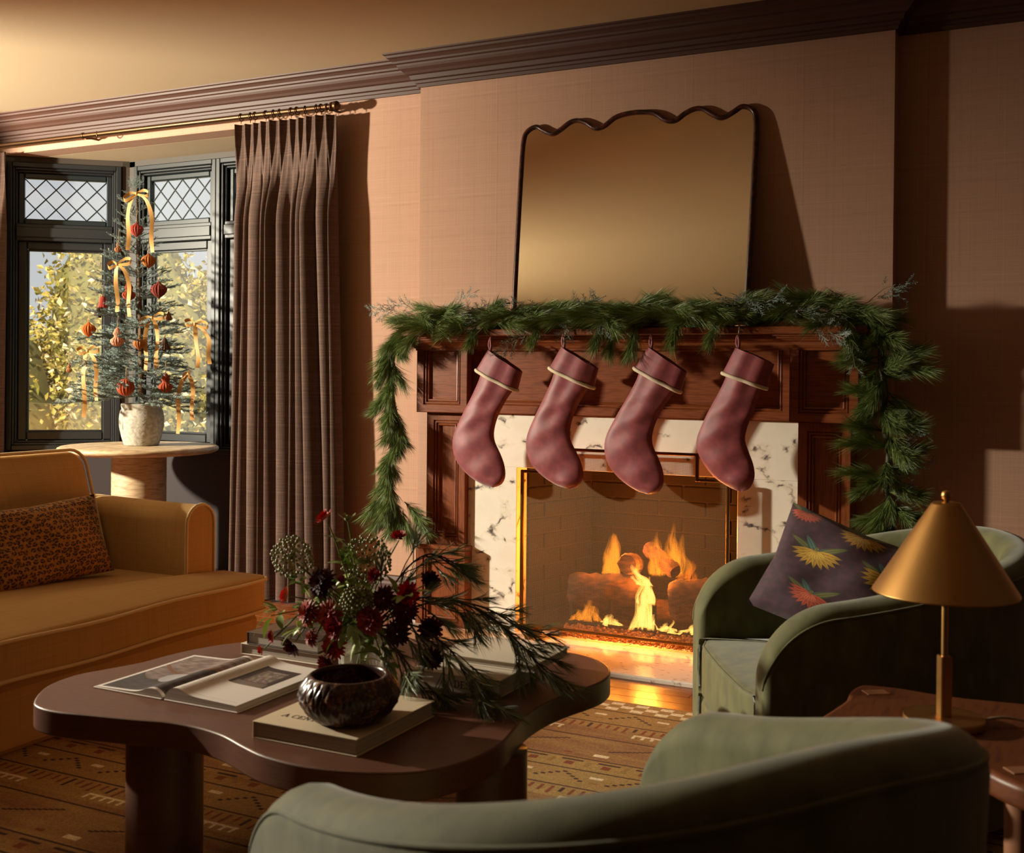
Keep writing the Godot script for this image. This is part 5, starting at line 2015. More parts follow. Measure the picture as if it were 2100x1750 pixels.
		if kind >= 2:
			mb.tint = col
			mb.lathe(o, [Vector2(0.0, -rad), Vector2(rad * 0.75, -rad * 0.5), Vector2(rad, 0.0), Vector2(rad * 0.7, rad * 0.7), Vector2(0.0, rad)], 10)
			if kind == 3:
				for k in 5:
					var an := TAU_F * k / 5
					var d := Vector3(cos(an), 0, sin(an))
					petal(mb, o + d * 0.004, d, Vector3.UP, 0.020, 0.0045, 0.6)
			put("bud", mb, pt, f)
			continue
		var layers := 4 if kind == 0 else 6
		for ly in layers:
			var v := float(ly) / (layers - 1)
			var cnt := int(lerpf(17.0, 7.0, v)) if kind == 0 else int(lerpf(20.0, 9.0, v))
			for k in cnt:
				var an := TAU_F * (k + 0.5 * ly) / cnt + r.randf_range(-0.1, 0.1)
				var out := sx * cos(an) + sy * sin(an)
				var tilt := lerpf(0.10, 1.15, v) + r.randf_range(-0.12, 0.12)
				var d := out * cos(tilt) + face * sin(tilt)
				mb.tint = col * r.randf_range(1.0, 1.9)
				var ln := rad * lerpf(1.0, 0.55, v) * r.randf_range(0.85, 1.08)
				petal(mb, o + out * rad * 0.06 + face * rad * 0.16 * v, d, face, ln, rad * (0.20 if kind == 0 else 0.17), (0.25 if kind == 0 else -0.35))
		put("bloom", mb, pt, f)
		if kind == 0:
			mb = MB.new()
			for k in 16:
				var an := k * 2.4
				var p: Vector3 = o + (sx * cos(an) + sy * sin(an)) * rad * 0.3 * sqrt(k / 16.0) + face * rad * 0.5
				mb.tint = Color(0.45, 0.30, 0.25) if k % 3 == 0 else col * 0.7
				mb.lathe(p, [Vector2(0.0, -0.0012), Vector2(0.0013, 0.0), Vector2(0.0, 0.0014)], 5)
			put("centre", mb, pt, f)
	# leafy stems filling the bouquet
	var labels := ["leafy green filler stem leaning furthest left over the stacked books", "leafy green filler stem at the upper left below the round allium", "leafy green filler stem rising in the middle of the bouquet", "leafy green filler stem leaning right towards the fireplace", "short leafy green filler stem hanging over the front of the vase", "short leafy green filler stem drooping left of the vase rim", "leafy green filler stem behind the largest allium", "curled green leaf stem beside the vase handle"]
	var tips := [Vector3(-0.06, 0.55, 2.32), Vector3(-0.01, 0.63, 2.29), Vector3(0.12, 0.63, 2.24), Vector3(0.25, 0.60, 2.19), Vector3(0.16, 0.53, 2.33), Vector3(0.04, 0.53, 2.34), Vector3(0.06, 0.72, 2.18), Vector3(0.24, 0.45, 2.27)]
	for k in 8:
		var f := thing("leafy_stem", labels[k], "foliage", MOUTH)
		var e: Vector3 = tips[k] - MOUTH
		var c := curve([Vector3(0, -0.08, 0), Vector3(0, 0.0, 0) + e * 0.08, e * 0.5 + Vector3(0, 0.035, 0), e], 8)
		mb = MB.new()
		mb.tube(c, 0.0015, 6)
		put("stem", mb, stem, f)
		mb = MB.new()
		for j in 40:
			var p: Vector3 = c[8 + (j * 17) / 40]
			var d := Vector3(r.randf_range(-1, 1), r.randf_range(-0.6, 0.9), r.randf_range(-1, 1)).normalized()
			mb.tint = Color(0.12, 0.19, 0.04).lerp(Color(0.34, 0.40, 0.10), r.randf())
			var st := p + d * 0.012
			needle(mb, p, st, 0.0014, Vector3.UP)
			petal(mb, st, d, Vector3(r.randf_range(-0.5, 0.5), 1, r.randf_range(-0.5, 0.5)).normalized(), r.randf_range(0.028, 0.055), r.randf_range(0.006, 0.0105), -0.5)
		put("leaves", mb, lf, f)
	pine_branches(stem)

# pointed leaf or petal: from p along d, facing up, bent by curl
func petal(mb: MB, p: Vector3, d: Vector3, up: Vector3, len: float, w: float, curl: float) -> void:
	var s := d.cross(up)
	if s.length() < 0.01:
		s = d.cross(Vector3.RIGHT)
	s = s.normalized()
	var u := s.cross(d).normalized()
	var prev := [p, p]
	var last := p
	var steps := 4
	var rows: Array = []
	for k in steps + 1:
		var v := float(k) / steps
		var c := p + d * len * v + u * len * curl * v * v
		var ww := w * pow(sin(PI * clampf(0.12 + 0.83 * v, 0.0, 1.0)), 0.7)
		rows.append(PackedVector3Array([c - s * ww + u * ww * 0.3, c, c + s * ww + u * ww * 0.3]))
	mb.grid(rows, false, u)

# single needle: a slim triangle with a bent tip
func needle(mb: MB, a: Vector3, b: Vector3, w: float, side: Vector3) -> void:
	var d := b - a
	var s := side.cross(d)
	if s.length() < 1e-6:
		s = Vector3.UP.cross(d) if absf(d.normalized().y) < 0.9 else Vector3.RIGHT.cross(d)
	s = s.normalized() * w * 0.5
	var n := d.cross(s).normalized()
	var k := mb.v.size()
	mb.vert(a - s, n)
	mb.vert(a + s, n)
	mb.vert(b, n)
	mb.i.append_array([k, k + 1, k + 2])

# ------------------------------------------------------------------ evergreens
# long soft needles in sheaves along a short stem that runs from the origin along +x
func pine_spray(sd: int, len: float, count: int, nl: float, droop: float, tint: Color, tip: Color) -> MB:
	var r := RandomNumberGenerator.new()
	r.seed = sd
	var mb := MB.new()
	for k in count:
		var v := pow(r.randf(), 0.7)
		var p := Vector3(v * len, -droop * v * v * len, 0)
		var an := r.randf() * TAU
		var sp := r.randf_range(0.20, 0.85) * (1.0 - 0.35 * v)
		var d := Vector3(1.0, cos(an) * sp, sin(an) * sp).normalized()
		var l := nl * r.randf_range(0.75, 1.1)
		for j in 3:
			var dd := (d + Vector3(0, r.randf_range(-0.10, 0.10), r.randf_range(-0.10, 0.10))).normalized()
			var c: Color = tint.lerp(tip, r.randf())
			mb.tint = c
			var m := p + dd * l * 0.55
			var e := p + dd * l + Vector3(0, -droop * l * 0.6, 0)
			var s := dd.cross(Vector3(r.randf_range(-1, 1), r.randf_range(-1, 1), r.randf_range(-1, 1))).normalized() * 0.0007
			var n := dd.cross(s).normalized()
			var q := mb.v.size()
			mb.vert(p - s, n)
			mb.vert(p + s, n)
			mb.vert(m - s, n)
			mb.vert(m + s, n)
			mb.vert(e, n)
			mb.i.append_array([q, q + 1, q + 2, q + 1, q + 3, q + 2, q + 2, q + 3, q + 4])
	mb.tint = Color(0.09, 0.06, 0.03)
	mb.tube([Vector3.ZERO, Vector3(len * 0.5, -droop * 0.25 * len, 0), Vector3(len, -droop * len, 0)], [0.0028, 0.002, 0.0012], 5)
	return mb

# lacy flat twigs with scale leaves
func cedar_spray(sd: int, len: float, tint: Color, tip: Color) -> MB:
	var r := RandomNumberGenerator.new()
	r.seed = sd
	var mb := MB.new()
	twig(mb, r, Vector3.ZERO, Vector3.RIGHT, len, 0, tint, tip)
	return mb

func twig(mb: MB, r: RandomNumberGenerator, p: Vector3, d: Vector3, len: float, lev: int, tint: Color, tip: Color) -> void:
	var steps := 9 if lev == 0 else (6 if lev == 1 else 3)
	var side := 1.0
	for k in steps:
		var q := p + d * len / steps
		mb.tint = Color(0.16, 0.10, 0.05) if lev == 0 and k < 5 else tint.lerp(tip, r.randf())
		needle(mb, p, q + d * len / steps * 0.5, 0.0026 if lev < 2 else 0.0021, Vector3(r.randf_range(-1, 1), r.randf_range(-1, 1), r.randf_range(-1, 1)))
		needle(mb, p, q + d * len / steps * 0.4, 0.0022, Vector3(0, 0, 1))
		if lev < 2 and k > 0:
			for s in 2:
				side = -side
				var ax := Vector3(r.randf_range(-0.5, 0.5), r.randf_range(-0.5, 0.5), 1.0).normalized()
				var dd := (d.rotated(ax, side * r.randf_range(0.5, 0.9)) + Vector3(0, r.randf_range(-0.2, 0.2), r.randf_range(-0.35, 0.35))).normalized()
				twig(mb, r, q, dd, len * (0.42 if lev == 0 else 0.36) * (1.05 - 0.5 * k / steps) * r.randf_range(0.7, 1.1), lev + 1, tint, tip)
		d = (d + Vector3(r.randf_range(-0.12, 0.12), r.randf_range(-0.14, 0.06), r.randf_range(-0.12, 0.12))).normalized()
		p = q

func aim(dir: Vector3, roll: float, s: float) -> Basis:
	var x := dir.normalized()
	var up := Vector3.UP if absf(x.y) < 0.85 else Vector3.BACK
	var z := x.cross(up).normalized()
	var y := z.cross(x)
	return (Basis(x, y, z) * Basis(Vector3.RIGHT, roll)).scaled_local(Vector3.ONE * s)

func greenery() -> void:
	var gm := mat("evergreen_needles", Color(1, 1, 1), 0.45)
	gm.vertex_color_use_as_albedo = true
	gm.backlight_enabled = true
	gm.backlight = Color(0.22, 0.25, 0.12)
	gm.cull_mode = BaseMaterial3D.CULL_DISABLED
	var pine := []
	for k in 3:
		pine.append(pine_spray(100 + k, 0.13, 130, 0.115, [0.10, 0.25, 0.18][k], Color(0.065, 0.105, 0.025), Color(0.22, 0.29, 0.08)).done())
	var cedar := []
	for k in 2:
		cedar.append(cedar_spray(120 + k, 0.17, Color(0.11, 0.17, 0.15), Color(0.30, 0.38, 0.34)).done())
	var t := thing("garland", "thick green pine and cedar garland draped along the mantel and down both sides", "garland", Vector3(0, 1.334, 0.15))
	var o := t.position
	var r := RandomNumberGenerator.new()
	r.seed = 44
	var core := MB.new()
	core.tint = Color(0.05, 0.045, 0.02)
	var lpath := [Vector3(-0.99, 1.365, 0.17), Vector3(-1.05, 1.31, 0.18), Vector3(-1.10, 1.15, 0.17), Vector3(-1.085, 1.0, 0.17), Vector3(-1.065, 0.89, 0.17), Vector3(-1.10, 0.71, 0.17), Vector3(-1.095, 0.56, 0.16), Vector3(-1.05, 0.46, 0.15)]
	var rpath := [Vector3(0.99, 1.375, 0.16), Vector3(1.04, 1.30, 0.19), Vector3(1.045, 1.20, 0.18), Vector3(1.06, 1.097, 0.18), Vector3(1.055, 0.989, 0.18), Vector3(1.075, 0.863, 0.18), Vector3(1.068, 0.737, 0.18), Vector3(1.09, 0.613, 0.18), Vector3(1.09, 0.50, 0.18)]
	var mpath := [Vector3(-1.0, 1.372, 0.17)]
	for k in 11:
		mpath.append(Vector3(-0.9 + 0.18 * k, 1.370 + 0.012 * sin(k * 2.2), 0.175 + 0.015 * cos(k * 1.7)))
	mpath.append(Vector3(1.0, 1.372, 0.17))
	for p in [lpath, rpath, mpath]:
		var c := []
		for q in curve(p, 4):
			c.append(q - o)
		core.tube(c, 0.012, 6)
	put("stem", core, gm, t)
	# along the shelf
	for k in 105:
		var u := (k + r.randf_range(-0.3, 0.3)) / 104.0
		var x := lerpf(-1.0, 1.0, clampf(u, 0.0, 1.0))
		var sgn := -1.0 if r.randf() < 0.55 else 1.0
		var el := r.randf_range(-0.25, 0.42)
		var out := r.randf_range(-0.25, 0.62)
		var p := Vector3(x, 1.366 + r.randf_range(-0.015, 0.055), 0.175 + r.randf_range(-0.03, 0.04))
		if el < -0.05:
			out = r.randf_range(0.35, 0.8)
			p.z = 0.235
		if absf(x) < 0.52 and out < 0.0:
			out = 0.05
		put("pine_spray", pine[k % 3], gm, t, Transform3D(aim(Vector3(sgn, el, out), r.randf() * 1.2 - 0.6, r.randf_range(0.72, 0.98)), p - o))
	# tufts hanging over the front edge
	for q in [[-0.88, -0.8, 0.8], [-0.62, -1.0, 0.75], [-0.33, -0.7, 0.7], [0.03, -1.2, 0.85], [0.10, -1.6, 0.9], [0.30, -0.5, 0.8], [0.44, -0.6, 0.7], [0.93, -1.0, 0.7], [-0.05, -0.8, 0.8]]:
		put("pine_spray", pine[1], gm, t, Transform3D(aim(Vector3(r.randf_range(-0.5, 0.3), q[1], 0.45), r.randf() * 6.0, q[2]), Vector3(q[0], 1.362, 0.238) - o))
	for q in [[-1.0, 1.40, 0.17, -1.0, 0.12, 0.1, 1.15], [-0.92, 1.40, 0.16, -0.9, 0.35, 0.1, 1.1], [-0.80, 1.40, 0.16, 0.6, 0.5, 0.2, 1.0], [-0.72, 1.40, 0.19, 0.9, 0.2, 0.2, 1.0], [-0.55, 1.39, 0.22, -0.4, -0.1, 0.9, 0.9], [-0.30, 1.40, 0.20, -0.9, 0.25, 0.4, 1.1], [-0.22, 1.41, 0.19, 0.9, 0.22, 0.3, 1.1], [-0.18, 1.36, 0.24, 0.2, -0.5, 0.9, 1.0], [-0.10, 1.37, 0.24, 0.9, -0.3, 0.5, 0.9], [-0.32, 1.35, 0.26, -0.75, -0.65, 0.3, 1.15], [0.42, 1.40, 0.20, 0.9, 0.25, 0.4, 1.1], [0.52, 1.41, 0.22, 0.9, 0.1, 0.5, 1.2], [0.60, 1.42, 0.21, -0.8, 0.2, 0.4, 1.0], [0.68, 1.40, 0.24, 0.9, -0.15, 0.5, 1.2], [0.78, 1.37, 0.26, 0.8, -0.55, 0.3, 1.1], [0.99, 1.42, 0.17, 0.8, 0.35, 0.1, 1.0]]:
		put("cedar_spray", cedar[int(q[6] * 20.0) % 2], gm, t, Transform3D(aim(Vector3(q[3], q[4], q[5]), r.randf() * 6.0, q[6]), Vector3(q[0], q[1], q[2]) - o))
	# hanging ends
	for side in 2:
		var c := curve(lpath if side == 0 else rpath, 8)
		var cnt := c.size()
		for k in 64:
			var v := (k + 0.5) / 64.0
			var p: Vector3 = c[clampi(int(v * (cnt - 1)), 1, cnt - 2)]
			var an := r.randf_range(-1.25, 1.25)
			var down := -1.0 if side == 0 else r.randf_range(-1.0, 0.2)
			var lat := sin(an) * (0.75 if side == 0 else 1.1)
			var d := Vector3(lat, down, absf(cos(an)) * 0.55)
			put("pine_spray", pine[k % 3], gm, t, Transform3D(aim(d, r.randf() * 6.0, r.randf_range(0.62, 0.86)), p + Vector3(r.randf_range(-0.015, 0.015), 0.02, 0) - o))
		if side == 0:
			for q in [[-1.02, 0.56, 0.8, -0.5], [-0.99, 0.54, 0.9, -0.9], [-1.03, 0.52, 0.4, -1.0], [-1.10, 0.56, -0.5, -0.9], [-1.12, 0.60, -0.6, -0.8]]:
				put("pine_spray", pine[0], gm, t, Transform3D(aim(Vector3(q[2], q[3], 0.3), 0.5, 0.9), Vector3(q[0], q[1], 0.17) - o))
		else:
			for q in [[1.07, 1.20, 0.8, 0.35, 0.9], [1.08, 1.18, 0.9, 0.05, 0.9], [1.07, 1.09, -0.8, -0.5, 0.8], [1.06, 0.90, -0.9, 0.1, 0.9], [1.05, 0.78, -0.9, 0.2, 0.85], [1.06, 0.72, 0.9, 0.1, 0.8], [1.04, 0.55, -0.8, -0.3, 0.8]]:
				put("pine_spray", pine[2], gm, t, Transform3D(aim(Vector3(q[2], q[3], 0.4), 0.5, q[4]), Vector3(q[0], q[1], 0.18) - o))
			for q in [[1.09, 0.86, 0.8, 0.7, 0.85], [1.10, 0.80, 0.9, 0.3, 0.8], [1.08, 0.66, 0.5, 0.6, 0.8], [1.09, 0.60, 0.3, -0.8, 0.9], [1.10, 0.62, 0.7, -0.2, 0.8]]:
				put("cedar_spray", cedar[0], gm, t, Transform3D(aim(Vector3(q[2], q[3], 0.3), r.randf() * 6.0, q[4]), Vector3(q[0], q[1], 0.2) - o))
	# drooping cedar strand at the right end of the shelf, arching tip above it
	for q in [[[Vector3(0.83, 1.372, 0.25), Vector3(0.90, 1.345, 0.262), Vector3(0.945, 1.29, 0.262), Vector3(0.955, 1.235, 0.258), Vector3(0.965, 1.18, 0.256)], 0.55], [[Vector3(0.99, 1.42, 0.16), Vector3(1.06, 1.475, 0.17), Vector3(1.10, 1.46, 0.18), Vector3(1.11, 1.41, 0.18)], 0.25]]:
		var c := []
		for p in curve(q[0], 5):
			c.append(p - o)
		var mb := MB.new()
		mb.tint = Color(0.20, 0.16, 0.08)
		mb.tube(c, 0.0014, 5)
		for k in range(2, c.size(), 2):
			mb.tint = Color(0.16, 0.22, 0.17)
			twig(mb, r, c[k], (c[k] - c[k - 1]).normalized().rotated(Vector3.BACK, 0.7 if k % 4 == 0 else -0.7), 0.045, 1, Color(0.12, 0.17, 0.13), Color(0.25, 0.31, 0.24))
		put("cedar_strand", mb, gm, t)
	christmas_tree(gm)

func pine_branches(stem: Material) -> void:
	var bm := mat("twig_bark", Color(0.20, 0.12, 0.08), 0.8)
	var nm := mat("table_pine_needles", Color(1, 1, 1), 0.45)
	nm.vertex_color_use_as_albedo = true
	nm.backlight_enabled = true
	nm.backlight = Color(0.25, 0.25, 0.12)
	var sp := []
	for k in 2:
		sp.append(pine_spray(140 + k, 0.05, 22, 0.066, 0.15, Color(0.07, 0.095, 0.045), Color(0.22, 0.26, 0.12)).done())
	var r := RandomNumberGenerator.new()
	r.seed = 17
	var br := [["longest pine branch sweeping right from the vase across the white books", [Vector3(0.11, 0.45, 2.17), Vector3(0.150, 0.518, 2.20), Vector3(0.238, 0.590, 2.161), Vector3(0.344, 0.592, 2.13), Vector3(0.434, 0.560, 2.11), Vector3(0.505, 0.505, 2.10), Vector3(0.56, 0.452, 2.09)], 11],
		["pine branch drooping to the tabletop in front of the white books", [Vector3(0.11, 0.45, 2.17), Vector3(0.165, 0.519, 2.215), Vector3(0.281, 0.545, 2.220), Vector3(0.385, 0.507, 2.23), Vector3(0.436, 0.460, 2.245), Vector3(0.475, 0.420, 2.27)], 9],
		["pine sprig arching up at the right rear of the bouquet", [Vector3(0.11, 0.45, 2.17), Vector3(0.148, 0.538, 2.185), Vector3(0.195, 0.650, 2.115), Vector3(0.239, 0.690, 2.071), Vector3(0.275, 0.665, 2.034)], 6],
		["short pine sprig hanging down right behind the marble bowl", [Vector3(0.11, 0.45, 2.17), Vector3(0.180, 0.522, 2.233), Vector3(0.275, 0.497, 2.274), Vector3(0.345, 0.452, 2.31), Vector3(0.37, 0.42, 2.32)], 6],
		["pine sprig spreading over the top white book near the fireplace", [Vector3(0.11, 0.45, 2.17), Vector3(0.17, 0.53, 2.18), Vector3(0.28, 0.58, 2.10), Vector3(0.38, 0.56, 2.03), Vector3(0.46, 0.51, 2.0)], 7]]
	for q in br:
		var o: Vector3 = q[1][0]
		var c := []
		for p in curve(q[1], 6):
			c.append(p - o)
		var t := thing("pine_branch", q[0], "branch", o)
		var mb := MB.new()
		mb.tube(c, 0.0024, 6)
		var nodes := []
		for k in int(q[2]):
			var i := int(lerpf(c.size() * 0.34, c.size() - 2, float(k) / (int(q[2]) - 1)))
			var p: Vector3 = c[i]
			var d: Vector3 = (c[i + 1] - c[i]).normalized()
			for s in 2:
				var dd := (d * 0.8 + Vector3(r.randf_range(-0.5, 0.5), r.randf_range(-0.9, 0.35), r.randf_range(-0.7, 0.7))).normalized()
				var l := r.randf_range(0.025, 0.07)
				if (p + o).y + dd.y * (l + 0.07) < 0.392:
					dd.y = maxf(dd.y, (0.395 - (p + o).y) / (l + 0.08))
				mb.tube([p, p + dd * l * 0.5 + Vector3(0, 0.004, 0), p + dd * l], 0.0014, 5)
				nodes.append([p + dd * l, dd])
		put("twig", mb, bm, t)
		nodes.append([c[c.size() - 1], (c[c.size() - 1] - c[c.size() - 2]).normalized()])
		for n in nodes:
			var dd: Vector3 = n[1]
			put("needle_tuft", sp[r.randi() % 2], nm, t, Transform3D(aim(dd, r.randf() * 6.0, r.randf_range(0.8, 1.1)), n[0]))

# ------------------------------------------------------------------ little spruce
func christmas_tree(gm: Material) -> void:
	var base := Vector3(-2.868, 0.7355, -0.09)
	var t := thing("christmas_tree", "small frosted blue spruce in a rough clay pot on the pedestal table", "tree", base)
	var pm := mat("rough_clay", Color(1, 1, 1), 0.95)
	tri_tex(pm, ntex(noise(0.02, FastNoiseLite.TYPE_SIMPLEX, 5, 52), ramp([0.0, Color(0.54, 0.51, 0.46), 0.5, Color(0.66, 0.63, 0.575), 1.0, Color(0.73, 0.70, 0.64)]), 512), Vector3.ONE * 3.0, false)
	pm.heightmap_enabled = true
	pm.heightmap_texture = ntex(noise(0.06, FastNoiseLite.TYPE_SIMPLEX, 4, 53), null, 256)
	pm.heightmap_scale = 0.1
	var mb := MB.new()
	mb.lathe(Vector3.ZERO, [Vector2(0.0, 0.0), Vector2(0.086, 0.0), Vector2(0.092, 0.005), Vector2(0.106, 0.05), Vector2(0.117, 0.105), Vector2(0.1185, 0.145), Vector2(0.113, 0.185), Vector2(0.106, 0.200), Vector2(0.107, 0.208), Vector2(0.110, 0.222), Vector2(0.107, 0.228), Vector2(0.098, 0.228), Vector2(0.096, 0.20), Vector2(0.0, 0.19)], 56)
	put("clay_pot", mb, pm, t)
	var axis := [Vector3(0.0, 0.17, 0.0), Vector3(-0.005, 0.45, 0), Vector3(-0.02, 0.8, 0), Vector3(-0.035, 1.15, 0), Vector3(-0.048, 1.445, 0)]
	mb = MB.new()
	mb.tube(curve(axis, 5), [0.018, 0.0175, 0.017, 0.0165, 0.016, 0.015, 0.0145, 0.014, 0.0135, 0.013, 0.012, 0.011, 0.010, 0.0095, 0.009, 0.008, 0.007, 0.006, 0.005, 0.004, 0.003], 10)
	put("trunk", mb, mat("spruce_bark", Color(0.30, 0.21, 0.12), 0.9), t)
	var nm := mat("spruce_needles", Color(1, 1, 1), 0.55)
	nm.vertex_color_use_as_albedo = true
	nm.backlight_enabled = true
	nm.backlight = Color(0.2, 0.22, 0.16)
	var br := []
	for k in 4:
		br.append(spruce_branch(160 + k).done())
	var r := RandomNumberGenerator.new()
	r.seed = 90
	var ax := curve(axis, 8)
	var k := 0
	var h := 0.26
	while h < 1.40:
		var v := (h - 0.26) / 1.16
		var rad := lerpf(0.46, 0.085, pow(v, 0.85)) * r.randf_range(0.78, 1.08)
		var an := k * 2.39996 + r.randf_range(-0.3, 0.3)
		var i := clampi(int((h - 0.17) / 1.275 * (ax.size() - 1)), 0, ax.size() - 1)
		var c: Vector3 = ax[i]
		var d := Vector3(cos(an), lerpf(-0.10, 0.75, pow(v, 1.3)) + r.randf_range(-0.12, 0.12), sin(an) * 0.85)
		# window side is tight, so these stay short
		if d.z < -0.3:
			rad *= 0.82
		put("branch", br[k % 4], nm, t, Transform3D(aim(d, r.randf_range(-0.25, 0.25), rad / 0.4), Vector3(c.x, h, c.z)))
		k += 1
		h += lerpf(0.0085, 0.019, v)
	for q in [Vector3(0.15, 1, 0.1), Vector3(-0.35, 0.9, 0.2), Vector3(0.4, 0.85, -0.1)]:
		put("branch", br[1], nm, t, Transform3D(aim(q, 0.3, 0.22), Vector3(-0.046, 1.385, 0)))
	ornaments(base)

func spruce_branch(sd: int) -> MB:
	var r := RandomNumberGenerator.new()
	r.seed = sd
	var mb := MB.new()
	var twigs := [[Vector3.ZERO, Vector3(0.4, -0.02, 0)]]
	for k in 13:
		var u := 0.18 + 0.75 * k / 12.0
		var s := 1.0 if k % 2 else -1.0
		var p := Vector3(0.4 * u, -0.02 * u, 0)
		var l := lerpf(0.17, 0.06, u) * r.randf_range(0.8, 1.15)
		var d := Vector3(0.75, r.randf_range(-0.15, 0.35), s * r.randf_range(0.55, 0.95)).normalized()
		twigs.append([p, p + d * l])
		if l > 0.09:
			for q in 2:
				var p2 := p + d * l * (0.4 + 0.25 * q)
				twigs.append([p2, p2 + Vector3(0.8, r.randf_range(-0.1, 0.4), s * r.randf_range(-0.2, 1.3)).normalized() * l * 0.42])
	for w in twigs:
		var a: Vector3 = w[0]
		var b: Vector3 = w[1]
		var d := (b - a)
		mb.tint = Color(0.12, 0.085, 0.05)
		mb.tube([a, a.lerp(b, 0.5), b], [0.0022, 0.0017, 0.001], 4, false)
		var n := int(d.length() / 0.00105)
		var dn := d.normalized()
		var s1 := dn.cross(Vector3.UP).normalized()
		var s2 := s1.cross(dn)
		for k in n:
			var v := (k + r.randf()) / n
			if a == Vector3.ZERO and v < 0.22:
				continue
			var an := r.randf() * TAU
			var o := s1 * cos(an) + s2 * (sin(an) * 0.8 + 0.25)
			var p := a + d * v
			mb.tint = Color(0.11, 0.17, 0.15).lerp(Color(0.40, 0.49, 0.47), r.randf() * r.randf() + 0.25 * v)
			needle(mb, p, p + (dn * 0.75 + o * 0.8).normalized() * r.randf_range(0.013, 0.019), 0.0026, Vector3(r.randf_range(-1, 1), r.randf_range(-1, 1), r.randf_range(-1, 1)))
	return mb

# honeycomb paper shapes: thin leaves of paper round an axis
func paper_shape(prof: Array, leaves: int) -> MB:
	var mb := MB.new()
	for k in leaves:
		var rows: Array = []
		var a0 := TAU_F * k / leaves
		for p in prof:
			var q: Vector2 = p
			var row := PackedVector3Array()
			for j in 5:
				var u := j / 4.0
				var a := a0 + (u - 0.5) * TAU_F / leaves * 0.92
				var rr := q.x * (0.80 + 0.20 * (1.0 - absf(u * 2.0 - 1.0)))
				row.append(Vector3(cos(a) * rr, q.y, sin(a) * rr))
			rows.append(row)
		mb.grid(rows, false, Vector3(cos(a0), 0, sin(a0)))
	return mb

